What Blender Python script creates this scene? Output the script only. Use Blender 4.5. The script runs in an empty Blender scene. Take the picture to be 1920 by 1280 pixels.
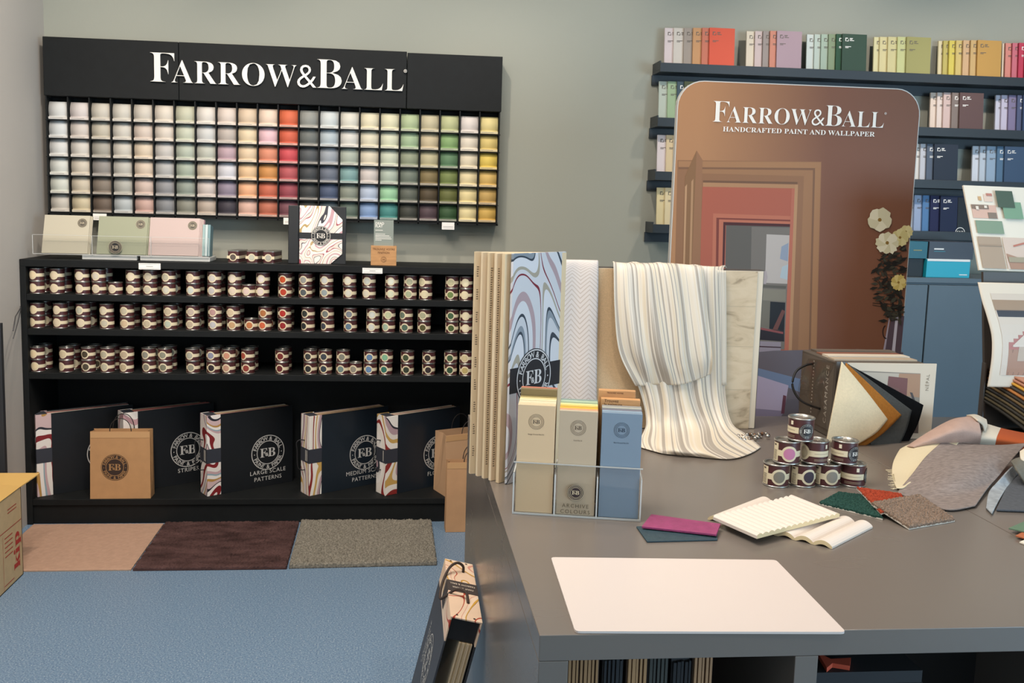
import bpy, math, random
from mathutils import Vector, Matrix
from math import sin, cos, pi, radians
R = random.Random(7)
S = bpy.context.scene
COL = S.collection
# ------------------------------------------------------------------ camera
F_, PITCH, YAW, ROLL, CX, CY, EYE = 1710.19, .1124, .0947, -.0267, 907.8, 578.5, 1.40
_cy, _sy, _cp, _sp, _cr, _sr = cos(YAW), sin(YAW), cos(PITCH), sin(PITCH), cos(ROLL), sin(ROLL)
FWD = Vector((_sy*_cp, _cy*_cp, -_sp)); _rt = Vector((_cy, -_sy, 0)); _dn = FWD.cross(_rt)
RT = _cr*_rt + _sr*_dn; DN = -_sr*_rt + _cr*_dn
EYEP = Vector((0, 0, EYE))
cd = bpy.data.cameras.new('camera'); cam = bpy.data.objects.new('camera', cd); COL.objects.link(cam)
cd.sensor_width = 36; cd.lens = F_/1920*36
cd.shift_x = (960-CX)/1920; cd.shift_y = (CY-640)/1920; cd.clip_start = .05
cam.matrix_world = Matrix((( RT.x, -DN.x, -FWD.x, 0), (RT.y, -DN.y, -FWD.y, 0), (RT.z, -DN.z, -FWD.z, EYE), (0, 0, 0, 1)))
S.camera = cam
def ray(u, v): return RT*((u-CX)/F_) + DN*((v-CY)/F_) + FWD
def atY(u, v, Y): d = ray(u, v); return EYEP + d*(Y/d.y)
def atZ(u, v, Z): d = ray(u, v); return EYEP + d*((Z-EYE)/d.z)
def atX(u, v, X): d = ray(u, v); return EYEP + d*(X/d.x)
# ------------------------------------------------------------------ colour view, world, lights
S.view_settings.view_transform = 'Standard'; S.view_settings.look = 'None'
S.view_settings.gamma = 1; S.view_settings.use_curve_mapping = False
S.view_settings.exposure = 0.0
W = bpy.data.worlds.new('world'); S.world = W; W.use_nodes = True
W.node_tree.nodes['Background'].inputs[0].default_value = (.75, .85, 1, 1)
W.node_tree.nodes['Background'].inputs[1].default_value = .3
WALLX, WALLY, CEIL, RX, FY = -1.557, 4.25, 3.1, 5.2, -2.6
def spot(name, loc, aim, e, col, ang=70, blend=.6, size=.04):
    l = bpy.data.lights.new(name, 'SPOT'); l.energy = e; l.color = col; l.spot_size = radians(ang); l.spot_blend = blend
    l.shadow_soft_size = size
    o = bpy.data.objects.new(name, l); COL.objects.link(o); o.location = loc
    o.rotation_euler = (Vector(aim)-Vector(loc)).to_track_quat('-Z', 'Y').to_euler(); return o
def area(name, loc, aim, e, col, sx, sy):
    l = bpy.data.lights.new(name, 'AREA'); l.energy = e; l.color = col; l.shape = 'RECTANGLE'; l.size = sx; l.size_y = sy
    o = bpy.data.objects.new(name, l); COL.objects.link(o); o.location = loc
    o.rotation_euler = (Vector(aim)-Vector(loc)).to_track_quat('-Z', 'Y').to_euler(); return o
WARM = (1, .83, .69)
spot('ceiling_or_fill_spot', (-.5, 2.6, 3.0), (-1.557, 3.6, 1.5), 85, (1, .88, .77), 84, .9)  # added fill aimed at the left wall to brighten it
for x, e in ((-1.15, 26), (-.15, 60), (.75, 52), (1.9, 66), (2.9, 60)):
    spot('ceiling_or_fill_spot', (x, 3.0, 3.0), (x+.12, 4.25, 1.55), e, (1, .87, .75), 74, .9)
for x, y, e in ((.25, 2.1, 30), (1.0, 2.5, 34), (1.7, 2.0, 28), (.6, .9, 15)):
    spot('ceiling_or_fill_spot', (x, y, 3.05), (x, y-.1, .8), e, WARM, 80, .8)
for x, y, e in ((-.8, 2.3, 85),):
    spot('ceiling_or_fill_spot', (x, y, 3.05), (x, 3.3, 0), e, WARM, 90, .8)
spot('ceiling_or_fill_spot', (-.7, .8, 3.05), (-.65, 3.95, .55), 85, (1, .86, .75), 58, .8)  # added fill that brightens the front of the low shelf unit
spot('ceiling_or_fill_spot', (.3, -.6, 3.05), (.75, 2.4, 1.05), 75, (1, .84, .72), 42, .8)  # added fill behind the camera, lights the upright faces on the table
area('window_daylight', (4.1, -1.7, 1.25), (1.0, 2.2, .8), 145, (.53, .78, 1), 2.2, 1.8)
area('shopfront_daylight', (.6, -2.45, 1.7), (.3, 3, .9), 32, (.86, .93, 1), 4.5, 2.2)
area('ceiling_panel', (-.4, 1.6, 3.06), (-.4, 1.6, 0), 60, (1, .94, .86), 1.2, 1.2)

# ------------------------------------------------------------------ materials
def lin(c): return c/12.92 if c <= .04045 else ((c+.055)/1.055)**2.4
def hx(h, k=1.0):
    h = h.lstrip('#'); return tuple(min(1, lin(int(h[i:i+2], 16)/255)*k) for i in (0, 2, 4))+(1,)
_M = {}
def newmat(name):
    m = bpy.data.materials.new(name); m.use_nodes = True
    nt = m.node_tree; b = nt.nodes['Principled BSDF']; return m, nt, b
def N(nt, t, **kw):
    n = nt.nodes.new(t)
    for k, v in kw.items():
        if k.startswith('i_'):
            n.inputs[int(k[2:]) if k[2:].isdigit() else k[2:].replace('_', ' ')].default_value = v
        else: setattr(n, k, v)
    return n
def mat(h, rough=.6, metal=0, noise=0, nscale=60, bump=0, bscale=200, spec=.5, alpha=1, k=1.0, stretch=(1, 1, 1)):
    key = (h, rough, metal, noise, nscale, bump, bscale, spec, alpha, k, stretch)
    if key in _M: return _M[key]
    m, nt, b = newmat('surface_'+h.lstrip('#')); c = hx(h, k)
    b.inputs['Base Color'].default_value = c; b.inputs['Roughness'].default_value = rough
    b.inputs['Metallic'].default_value = metal; b.inputs['Specular IOR Level'].default_value = spec
    b.inputs['Alpha'].default_value = alpha
    tc = N(nt, 'ShaderNodeTexCoord'); mp = N(nt, 'ShaderNodeMapping'); mp.inputs['Scale'].default_value = stretch
    nt.links.new(tc.outputs['Object'], mp.inputs['Vector'])
    if noise:
        n = N(nt, 'ShaderNodeTexNoise'); n.inputs['Scale'].default_value = nscale; n.inputs['Detail'].default_value = 4
        r = N(nt, 'ShaderNodeValToRGB')
        r.color_ramp.elements[0].color = tuple(x*(1-noise) for x in c[:3])+(1,); r.color_ramp.elements[0].position = .3
        r.color_ramp.elements[1].color = tuple(min(1, x*(1+noise)) for x in c[:3])+(1,); r.color_ramp.elements[1].position = .7
        nt.links.new(mp.outputs[0], n.inputs['Vector']); nt.links.new(n.outputs[0], r.inputs[0]); nt.links.new(r.outputs[0], b.inputs['Base Color'])
    if bump:
        n = N(nt, 'ShaderNodeTexNoise'); n.inputs['Scale'].default_value = bscale; n.inputs['Detail'].default_value = 3
        q = N(nt, 'ShaderNodeBump'); q.inputs['Strength'].default_value = bump; q.inputs['Distance'].default_value = .004
        nt.links.new(mp.outputs[0], n.inputs['Vector']); nt.links.new(n.outputs[0], q.inputs['Height']); nt.links.new(q.outputs[0], b.inputs['Normal'])
    _M[key] = m; return m
def marble(seed, cols, scale=7, dist=1.6, rot=0):
    """swirled marbled paper: bands of flat colour bent by noise"""
    m, nt, b = newmat('marbled_paper'); b.inputs['Roughness'].default_value = .45
    tc = N(nt, 'ShaderNodeTexCoord'); mp = N(nt, 'ShaderNodeMapping'); mp.inputs['Location'].default_value = (seed*1.7, seed*.9, seed*2.3)
    mp.inputs['Rotation'].default_value = (0, rot, rot*.5); mp.inputs['Scale'].default_value = (1, 1, .62)
    nt.links.new(tc.outputs['Object'], mp.inputs['Vector'])
    n = N(nt, 'ShaderNodeTexNoise'); n.inputs['Scale'].default_value = scale; n.inputs['Detail'].default_value = .6; n.inputs['Distortion'].default_value = dist
    nt.links.new(mp.outputs[0], n.inputs['Vector'])
    mu = N(nt, 'ShaderNodeMath', operation='MULTIPLY'); mu.inputs[1].default_value = 4.6; nt.links.new(n.outputs[0], mu.inputs[0])
    fr = N(nt, 'ShaderNodeMath', operation='FRACT'); nt.links.new(mu.outputs[0], fr.inputs[0])
    r = N(nt, 'ShaderNodeValToRGB'); r.color_ramp.interpolation = 'CONSTANT'
    els = r.color_ramp.elements; p = 0
    rr = random.Random(seed); tot = sum(w for _, w in cols)
    for i, (c, w) in enumerate(cols):
        e = els[i] if i < 2 else els.new(p/tot); e.position = p/tot; e.color = hx(c); p += w
    nt.links.new(fr.outputs[0], r.inputs[0]); nt.links.new(r.outputs[0], b.inputs['Base Color'])
    return m
def objcolor(rough=.5):
    m, nt, b = newmat('painted_colour'); b.inputs['Roughness'].default_value = rough
    o = N(nt, 'ShaderNodeObjectInfo'); nt.links.new(o.outputs['Color'], b.inputs['Base Color']); return m
def glass(name='clear_acrylic', tint=(1, 1, 1, 1), gloss=.06, k=.55):
    m = bpy.data.materials.new(name); m.use_nodes = True; nt = m.node_tree; nt.nodes.clear()
    o = N(nt, 'ShaderNodeOutputMaterial'); t = N(nt, 'ShaderNodeBsdfTransparent'); t.inputs[0].default_value = tint
    g = N(nt, 'ShaderNodeBsdfGlossy'); g.inputs['Roughness'].default_value = .05
    fz = N(nt, 'ShaderNodeFresnel'); fz.inputs[0].default_value = 1.49
    ad = N(nt, 'ShaderNodeMath', operation='MULTIPLY_ADD'); ad.inputs[1].default_value = k; ad.inputs[2].default_value = gloss*.3
    mx = N(nt, 'ShaderNodeMixShader'); nt.links.new(fz.outputs[0], ad.inputs[0]); nt.links.new(ad.outputs[0], mx.inputs[0])
    nt.links.new(t.outputs[0], mx.inputs[1]); nt.links.new(g.outputs[0], mx.inputs[2]); nt.links.new(mx.outputs[0], o.inputs[0])
    return m
ACR = glass(tint=(.995, .997, .995, 1), gloss=.02, k=.3); EDGE = mat('c9cbc8', .25, 0, spec=.8)
BLACK = mat('0f1213', .65, noise=.15, nscale=30, spec=.3); INK = mat('17181a', .6); WHITE = mat('f1eee8', .5); METAL = mat('b9b6ae', .28, .9)
OBJC = objcolor(.7)

# ------------------------------------------------------------------ mesh builder
class MB:
    def __init__(s): s.v = []; s.f = []; s.m = []; s.sm = []; s.uv = None
    def add(s, vs, fs, mi=0, smooth=False, M=None):
        b = len(s.v)
        s.v += [tuple(M @ Vector(p)) if M else tuple(p) for p in vs]
        for f in fs: s.f.append(tuple(i+b for i in f)); s.m.append(mi); s.sm.append(smooth)
        return s
    def box(s, x0, y0, z0, x1, y1, z1, mi=0, M=None):
        vs = [(x0,y0,z0),(x1,y0,z0),(x1,y1,z0),(x0,y1,z0),(x0,y0,z1),(x1,y0,z1),(x1,y1,z1),(x0,y1,z1)]
        return s.add(vs, [(0,3,2,1),(4,5,6,7),(0,1,5,4),(1,2,6,5),(2,3,7,6),(3,0,4,7)], mi, M=M)
    def prism(s, pts, y0, y1, mi=0, M=None):
        """polygon in XZ extruded along Y"""
        n = len(pts); vs = [(x, y0, z) for x, z in pts]+[(x, y1, z) for x, z in pts]
        fs = [tuple(range(n)), tuple(range(2*n-1, n-1, -1))]+[(i, i+n, (i+1)%n+n, (i+1)%n) for i in range(n)]
        return s.add(vs, fs, mi, M=M)
    def slab(s, pts, z0, z1, mi=0):
        n = len(pts); vs = [(p[0], p[1], z0) for p in pts]+[(p[0], p[1], z1) for p in pts]
        fs = [tuple(range(n-1, -1, -1)), tuple(range(n, 2*n))]+[(i, (i+1)%n, (i+1)%n+n, i+n) for i in range(n)]
        return s.add(vs, fs, mi)
    def lathe(s, prof, n=28, mi=0, M=None, smooth=True):
        vs = []; fs = []; k = len(prof)
        for j in range(n):
            a = 2*pi*j/n
            for r, z in prof: vs.append((r*cos(a), r*sin(a), z))
        for j in range(n):
            for i in range(k-1):
                fs.append((j*k+i, ((j+1)%n)*k+i, ((j+1)%n)*k+i+1, j*k+i+1))
        return s.add(vs, fs, mi, smooth, M)
    def ring(s, r0, r1, n=48, mi=0, M=None, c=(0, 0)):
        vs = []
        for j in range(n):
            a = 2*pi*j/n; vs += [(c[0]+r0*cos(a), c[1]+r0*sin(a), 0), (c[0]+r1*cos(a), c[1]+r1*sin(a), 0)]
        fs = [(2*j, 2*j+1, (2*j+3)%(2*n), (2*j+2)%(2*n)) for j in range(n)]
        return s.add(vs, fs, mi, M=M)
    def disc(s, r, n=40, rings=1, mi=0, M=None, c=(0, 0)):
        vs = [(c[0], c[1], 0)]; fs = []
        for q in range(1, rings+1):
            for j in range(n):
                a = 2*pi*j/n; vs.append((c[0]+r*q/rings*cos(a), c[1]+r*q/rings*sin(a), 0))
        for j in range(n): fs.append((0, 1+j, 1+(j+1)%n))
        for q in range(1, rings):
            o = 1+(q-1)*n; p = o+n
            for j in range(n): fs.append((o+j, p+j, p+(j+1)%n, o+(j+1)%n))
        return s.add(vs, fs, mi, M=M)
    def tube(s, pts, r, n=8, mi=0, taper=None, smooth=0):
        pts = [Vector(p) for p in pts]
        if smooth:
            q = []
            for i in range(len(pts)-1):
                a, b, c, d = pts[max(i-1, 0)], pts[i], pts[i+1], pts[min(i+2, len(pts)-1)]
                for k_ in range(smooth): f = k_/smooth; q.append(.5*((2*b)+(c-a)*f+(2*a-5*b+4*c-d)*f*f+(3*b-a-3*c+d)*f*f*f))
            pts = q+[pts[-1]]
        vs = []; k = len(pts); up = Vector((.13, .27, 1)).normalized()
        for i, p in enumerate(pts):
            t = (pts[min(i+1, k-1)]-pts[max(i-1, 0)]).normalized()
            a = t.cross(up); a = a.normalized() if a.length > 1e-4 else Vector((1, 0, 0)); b = t.cross(a)
            rr = r if taper is None else r*taper[i]
            for j in range(n): q = 2*pi*j/n; vs.append(p+a*rr*cos(q)+b*rr*sin(q))
        fs = [(i*n+j, i*n+(j+1)%n, (i+1)*n+(j+1)%n, (i+1)*n+j) for i in range(k-1) for j in range(n)]
        fs += [tuple(range(n-1, -1, -1)), tuple(range((k-1)*n, k*n))]
        return s.add(vs, fs, mi, True)
    def build(s, name, mats, parent=None, loc=None, rot=None, bevel=0, seg=2):
        me = bpy.data.meshes.new(name); me.from_pydata(s.v, [], s.f)
        if not isinstance(mats, (list, tuple)): mats = [mats]
        for m in mats: me.materials.append(m)
        me.polygons.foreach_set('material_index', s.m); me.polygons.foreach_set('use_smooth', s.sm)
        if s.uv:
            ul = me.uv_layers.new(name='uv')
            for l in me.loops: ul.data[l.index].uv = s.uv[l.vertex_index]
        me.update()
        o = bpy.data.objects.new(name, me); COL.objects.link(o)
        if parent: o.parent = parent
        if loc is not None: o.location = loc
        if rot is not None: o.rotation_euler = rot
        if bevel:
            b = o.modifiers.new('bevel', 'BEVEL'); b.width = bevel; b.segments = seg; b.limit_method = 'ANGLE'
        return o
def B(*a, **k): return MB().box(*a, **k)
def tag(o, label, cat, group=None):
    o['label'] = label; o['category'] = cat
    if group: o['group'] = group
    return o
def thing(name, label, cat, loc=(0, 0, 0), rz=0, group=None):
    o = bpy.data.objects.new(name, None); COL.objects.link(o); o.location = loc; o.rotation_euler = (0, 0, rz); o.empty_display_size = .05
    return tag(o, label, cat, group)
def struct(o): o['kind'] = 'structure'; return o
def dup(root, loc=None, rz=None, colors=None):
    r = root.copy(); COL.objects.link(r)
    if loc is not None: r.location = loc
    if rz is not None: r.rotation_euler = (0, 0, rz)
    for ch in root.children:
        c = ch.copy(); COL.objects.link(c); c.parent = r
        if colors and ch.name.split('.')[0] in colors: c.color = colors[ch.name.split('.')[0]]
    return r
def smoothstep(t): return t*t*(3-2*t)
def patch(rows, nu=30, nv=30, disp=None, th=.0015, mi=0, uv=True):
    """cloth or sheet through rows of control points (each row left->right), with thickness"""
    def cr(P, t):
        n = len(P)-1; x = t*n; i = min(int(x), n-1); f = x-i
        if n == 1: return P[0].lerp(P[1], f)
        p0 = P[max(i-1, 0)]; p1 = P[i]; p2 = P[i+1]; p3 = P[min(i+2, n)]
        return .5*((2*p1)+(p2-p0)*f+(2*p0-5*p1+4*p2-p3)*f*f+(3*p1-p0-3*p2+p3)*f*f*f)
    rows = [[Vector(p) for p in r] for r in rows]
    G = [[None]*(nu+1) for _ in range(nv+1)]
    for j in range(nv+1):
        v = j/nv
        for i in range(nu+1):
            u = i/nu; p = cr([cr(r, u) for r in rows], v)
            if disp: p = p+Vector(disp(u, v))
            G[j][i] = p
    vs = []; n = (nu+1)*(nv+1); nr = []
    for j in range(nv+1):
        for i in range(nu+1):
            a = G[j][min(i+1, nu)]-G[j][max(i-1, 0)]; b = G[min(j+1, nv)][i]-G[max(j-1, 0)][i]
            q = a.cross(b); q = q.normalized() if q.length > 1e-9 else Vector((0, 0, 1)); nr.append(q)
    top = [G[j][i] for j in range(nv+1) for i in range(nu+1)]
    vs = [top[k]+nr[k]*th/2 for k in range(n)]+[top[k]-nr[k]*th/2 for k in range(n)]
    fs = []; w = nu+1
    for j in range(nv):
        for i in range(nu):
            k = j*w+i; fs.append((k, k+1, k+1+w, k+w)); fs.append((n+k, n+k+w, n+k+1+w, n+k+1))
    def side(a, b): fs.append((a, a+n, b+n, b))
    for i in range(nu): side(i, i+1); side(nv*w+i+1, nv*w+i)
    for j in range(nv): side((j+1)*w, j*w); side(j*w+nu, (j+1)*w+nu)
    m = MB().add(vs, fs, mi, True)
    if uv: m.uv = [(i/nu, j/nv) for j in range(nv+1) for i in range(nu+1)]*2
    return m

# ------------------------------------------------------------------ lettering
def serif(s): return ''.join(chr(0x1D400+ord(c)-65) if 'A' <= c <= 'Z' else c for c in s)
_T = {}
def glyphs(s, off=0, space=1.0, res=3):
    """(verts2d, faces, width) of a line of text, cap height ~0.7 per size 1"""
    key = (s, off, space)
    if key in _T: return _T[key]
    c = bpy.data.curves.new('lettering', 'FONT'); c.body = s; c.size = 1; c.offset = off; c.space_character = space; c.resolution_u = res
    o = bpy.data.objects.new('lettering', c); COL.objects.link(o)
    dg = bpy.context.evaluated_depsgraph_get(); me = bpy.data.meshes.new_from_object(o.evaluated_get(dg))
    vs = [(v.co.x, v.co.y) for v in me.vertices]; fs = [tuple(p.vertices) for p in me.polygons]
    bpy.data.objects.remove(o); bpy.data.curves.remove(c); bpy.data.meshes.remove(me)
    x0 = min([v[0] for v in vs], default=0); x1 = max([v[0] for v in vs], default=0)
    y0 = min([v[1] for v in vs], default=0); y1 = max([v[1] for v in vs], default=0)
    vs = [(x-x0, y) for x, y in vs]
    _T[key] = (vs, fs, x1-x0, y0, y1); return _T[key]
def text(mb, s, x, y, h, align='c', off=0, space=1.0, mi=0, M=None, width=None):
    """flat text in the XY plane of mb; h = cap height"""
    vs, fs, w, y0, y1 = glyphs(s, off, space); k = h/.7
    kx = k if width is None else width/w
    dx = {'l': 0, 'c': -w*kx/2, 'r': -w*kx}[align]
    mb.add([(x+dx+a*kx, y+b*k, 0) for a, b in vs], fs, mi, M=M); return w*kx
def logo(reg=True):
    """F ARROW & B ALL, width 1, origin left baseline"""
    m = MB(); x = 0; H = .1
    for s, h, ya, gap in ((serif('F'), 1.0, 0, -.01), (serif('ARROW'), .76, 0, .002), ('&', .80, 0, .002), (serif('B'), 1.0, 0, 0), (serif('ALL'), .76, 0, 0)):
        h2 = h*H; w = text(m, s, x, ya*H, h2, 'l', off=-.012); x += w+gap*1
    m.v = [(a/x, b/x, c) for a, b, c in m.v]
    if reg: text(m, '®', 1.0, .075, .013, 'l')
    return m
LOGO = logo()
def addmesh(dst, src, M, mi=0): dst.add(src.v, src.f, mi, M=M); return dst
def roundel(detail=True):
    """round emblem of unit radius: rings, ring lettering, F&B"""
    m = MB()
    m.ring(.955, 1, 56); m.ring(.64, .68, 56)
    if detail:
        def arc(s, a0, a1, rad, flip):
            n = len(s)
            for i, ch in enumerate(s):
                if ch == ' ': continue
                a = a0+(a1-a0)*i/(n-1); vs, fs, w, y0, y1 = glyphs(ch, .012); k = .21/.7
                rot = a-pi/2 if not flip else a+pi/2
                M = Matrix.Translation((rad*cos(a), rad*sin(a), 0)) @ Matrix.Rotation(rot, 4, 'Z')
                m.add([((x-w/2)*k, (y-.35)*k, 0) for x, y in vs], fs, 0, M=M)
        arc('FARROW & BALL', radians(162), radians(18), .815, False)
        arc('PAINT & PAPER', radians(205), radians(335), .815, True)
        for a in (183, 357): m.disc(.03, 8, 1, c=(.815*cos(radians(a)), .815*sin(radians(a))))
    else:
        m.ring(.80, .84, 40)
    text(m, serif('F'), -.27, -.25, .52, 'c'); text(m, serif('B'), .22, -.25, .52, 'c'); text(m, '&', -.06, -.2, .2, 'c', off=.02)
    return m
RND = roundel(); RNDS = roundel(False)
VX = Matrix.Rotation(pi/2, 4, 'X')          # XY plane -> XZ plane facing -Y
def onfront(x, y, z, s=1): return Matrix.Translation((x, y, z)) @ VX @ Matrix.Scale(s, 4)

# colour names for labels
def cname(h):
    import colorsys
    h = h.lstrip('#'); r, g, b = (int(h[i:i+2], 16)/255 for i in (0, 2, 4)); H, L, Sx = colorsys.rgb_to_hls(r, g, b)
    H *= 360; sat = max(r, g, b)-min(r, g, b)
    tone = 'very pale' if L > .82 else 'pale' if L > .7 else 'mid' if L > .42 else 'dark'
    if sat < .045: base = 'grey' if L < .85 else 'white'
    elif sat < .13:
        base = 'warm grey' if (H < 60 or H > 330) else 'green-grey' if H < 170 else 'blue-grey' if H < 260 else 'mauve-grey'
        if L > .78 and H < 70: base = 'cream'
    elif H < 12 or H > 345: base = 'pink' if L > .65 else 'red'
    elif H < 28: base = 'peach' if L > .68 else 'orange' if Sx > .6 else 'terracotta'
    elif H < 46: base = 'sand' if sat < .3 else 'ochre'
    elif H < 66: base = 'yellow' if L > .5 else 'olive'
    elif H < 160: base = 'green'
    elif H < 195: base = 'teal'
    elif H < 255: base = 'blue'
    elif H < 310: base = 'purple'
    else: base = 'pink'
    return tone+' '+base
ORD = ['first','second','third','fourth','fifth','sixth','seventh','eighth','ninth','tenth','eleventh','twelfth','thirteenth','fourteenth','fifteenth','sixteenth','seventeenth','eighteenth','nineteenth','twentieth','twenty-first','twenty-second','twenty-third','twenty-fourth']

# ================================================================== THE ROOM
fm, nt, b = newmat('blue_vinyl'); b.inputs['Roughness'].default_value = .42
tc = N(nt, 'ShaderNodeTexCoord'); n1 = N(nt, 'ShaderNodeTexNoise'); n1.inputs['Scale'].default_value = 210; n1.inputs['Detail'].default_value = 3
r = N(nt, 'ShaderNodeValToRGB'); els = r.color_ramp.elements
els[0].position = .36; els[0].color = hx('526a88'); els[1].position = .48; els[1].color = hx('6d879f'); e = els.new(.60); e.color = hx('7c93a9'); e = els.new(.69); e.color = hx('adb6c0')
nt.links.new(tc.outputs['Object'], n1.inputs['Vector']); nt.links.new(n1.outputs[0], r.inputs[0]); nt.links.new(r.outputs[0], b.inputs['Base Color'])
WALLM = mat('9e9f93', .75, bump=.05, bscale=90); WALLL = mat('b9b3ab', .75, bump=.05, bscale=90)
struct(B(WALLX-.1, FY, -.1, RX, WALLY+.1, 0).build('floor', fm))
struct(B(WALLX-.1, WALLY, 0, RX, WALLY+.1, CEIL).build('wall_back', WALLM))
struct(B(WALLX-.1, FY, 0, WALLX, WALLY, CEIL).build('wall_left', WALLL))
struct(B(RX, FY, 0, RX+.1, WALLY+.1, CEIL).build('wall_right', WALLM))
struct(B(WALLX-.1, FY-.1, 0, RX, FY, CEIL).build('wall_front', WALLM))
struct(B(WALLX-.1, FY-.1, CEIL, RX+.1, WALLY+.1, CEIL+.1).build('ceiling', mat('c9c7c1', .8)))

# ================================================================== COLOUR DISPLAY ON THE WALL
DX0, DX1, DZ0, DZ1, DZ2, DY = -1.526, .447, 1.310, 1.820, 2.066, 4.15
disp = thing('paint_colour_display', 'black wall display rack of curved paint colour chips under a lettered header', 'colour display', ((DX0+DX1)/2, WALLY, DZ0))
o0 = -Vector(disp.location)
def dchild(mb, name, mats, **k): o = mb.build(name, mats, disp, loc=o0, **k); return o
dchild(B(DX0, DY-.006, DZ1, -.963, WALLY, DZ2), 'header_panel', BLACK, bevel=.002)
dchild(B(-.961, DY-.006, DZ1, .021, WALLY, DZ2), 'header_panel', BLACK, bevel=.002)
dchild(B(.024, DY-.004, DZ1, DX1, WALLY, DZ2-.004), 'header_panel', BLACK, bevel=.002)
CW = (DX1-DX0-.012)/22; RH = (DZ1-.022-(DZ0+.012))/6; GX = DX0+.006; GZT = DZ1-.022
fr = MB().box(DX0, DY+.0, DZ0, DX1, WALLY, DZ0+.008).box(DX0, DY+.07, DZ0, DX1, WALLY, DZ1)
for i in range(23): x = GX+i*CW; fr.box(x-.0025, DY, DZ0, x+.0025, DY+.07, DZ1-.002)
for j in range(1, 7): z = GZT-j*RH; fr.box(DX0, DY+.002, z-.0015, DX1, DY+.07, z+.0015)
dchild(fr, 'chip_frame', BLACK)
lt = MB(); k = (.008+1.079); addmesh(lt, LOGO, onfront(-1.079, DY-.012, 1.892, k))
lm = MB(); lo = dchild(lt, 'header_lettering', mat('e9e4db', .45)); sm = lo.modifiers.new('t', 'SOLIDIFY'); sm.thickness = .008; sm.offset = 0
for (u0, v0, u1, v1) in ((174.5, 402.6, 200, 413), (531.6, 410.5, 556, 421), (828.6, 419, 851.7, 430.5)):
    a = atY(u0, v0, DY-.004); c = atY(u1, v1, DY-.004)
    g = B(a.x, DY-.006, c.z, c.x, DY-.001, a.z+.006); 
    for q in range(2): g.box(a.x+.006, DY-.0065, c.z+.007+q*.006, c.x-.006, DY-.006, c.z+.0085+q*.006, 1)
    dchild(g, 'shelf_label', [WHITE, mat('9a9a98', .6)])
CH = '''dcdcd8 d9dcdb dcdcd8 d9dbd2 d5d8cb ccc5b8
ddd2cd d7ccc2 d6d0c6 d3c8b4 cfc2a9 d0c19c
d0c8b8 c6bda8 aaa597 96908a 877a6b 6e5d4e
d2ccbe d0cabd ccc6b8 bdbab0 b0afa5 b5bcbd
d1c8b9 d5c3b4 d8c5aa d5c1ab cdb5a8 c9a396
dbd0bf d6cabb c3beb8 aeaeac 8f8f92 85878a
c3c3a8 c0c5ae afb8a6 a0ad9b 8b968a 88887a
d9d2c8 c9c9c6 b7b9ab c8bba3 c5b8b1 b5a494
d8c8bb b9ada3 b89aa3 cdccd2 8d8092 3c3640
d8bfa0 dfc9a2 dcc09a dfb888 e8a878 d6aa97
e8cdb5 e6b9c0 dc8560 cf8834 c95f3c c0684a
e0602a d9572e d23f48 bb4d52 9e3f4c 7e4a55
979890 6f736e 55585a 3f4245 3e4040 4a4843
d5dbd9 b9c6cb 9fa6ae 6c7484 4c5a78 56656c
e5e0cf dedad0 b0b9a8 7fa9a6 8e9585 617365
efe3bd e6dcbd e0d4b8 d8ccc4 b8c6dc 86a6d3
e9e3bb dfe0bf ced5bb b2c0ae 9bd3a2 3f918b
b9cb98 a9c498 98a183 747f70 63695c 41433a
d0c49c d6c39a c5bb8f 8a7748 57482f 58444a
c6cb90 8bb36c 5f8a60 7a8b43 6b7030 33592f
e9dfd8 eee2cc eddfbe f0dda6 f1dc97 eedb9a
ecd98a e8cc6c f0ce3a e4bb56 cfa74e dcaf3a'''.split('\n')
hw = CW/2-.0045
def chip_mesh():
    prof = [(.052, .0), (.010, .0), (.006, .0015), (.0055, .011), (.010, .0125)]
    for i in range(13): t = i/12; prof.append((.030-.022*sin(pi*(.24+.60*t))**1.0+.004*t, .0135+(RH-.0155)*t))
    prof.append((.055, RH-.001)); n = len(prof)
    vs = [(-hw, y, z) for y, z in prof]+[(hw, y, z) for y, z in prof]
    fs = [(i, i+1, i+1+n, i+n)[::-1] for i in range(n-1)]+[tuple(range(n)), tuple(range(2*n-1, n-1, -1))]
    m = MB().add(vs, fs, 0); m.sm = [4 < i < n-2 for i in range(len(fs))]; return m
root = thing('paint_chip', '', 'paint chip', (0, 0, 0), 0, 'paint chips in the wall display')
cm = chip_mesh().build('colour_card', OBJC, root)
lb = B(-hw+.001, .004, .002, hw-.001, .006, .011); lb.box(-hw+.006, .0036, .006, hw-.02, .004, .0072, 1)
mlab, nt, b = newmat('chip_label'); oi = N(nt, 'ShaderNodeObjectInfo'); mx = N(nt, 'ShaderNodeMix', data_type='RGBA'); mx.inputs[0].default_value = .38
nt.links.new(oi.outputs['Color'], mx.inputs[6]); mx.inputs[7].default_value = hx('d8cfc2'); nt.links.new(mx.outputs[2], b.inputs['Base Color'])
lbl = lb.build('name_strip', [mlab, mat('6b6762', .6)], root)
for i, line in enumerate(CH):
    for j, h in enumerate(line.split()):
        loc = (GX+(i+.5)*CW, DY+.004, GZT-(j+1)*RH+.002)
        c = hx(h, .84); gy = .3*c[0]+.6*c[1]+.1*c[2]; c = tuple(x*.86+gy*.14 for x in c[:3])+(1,)
        o = root if (i, j) == (0, 0) else dup(root)
        o.location = loc
        for chd in o.children: chd.color = c
        o['label'] = f"{cname(h)} paint chip, {ORD[i]} from left in the {['top','second','third','fourth','fifth','bottom'][j]} row"

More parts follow.
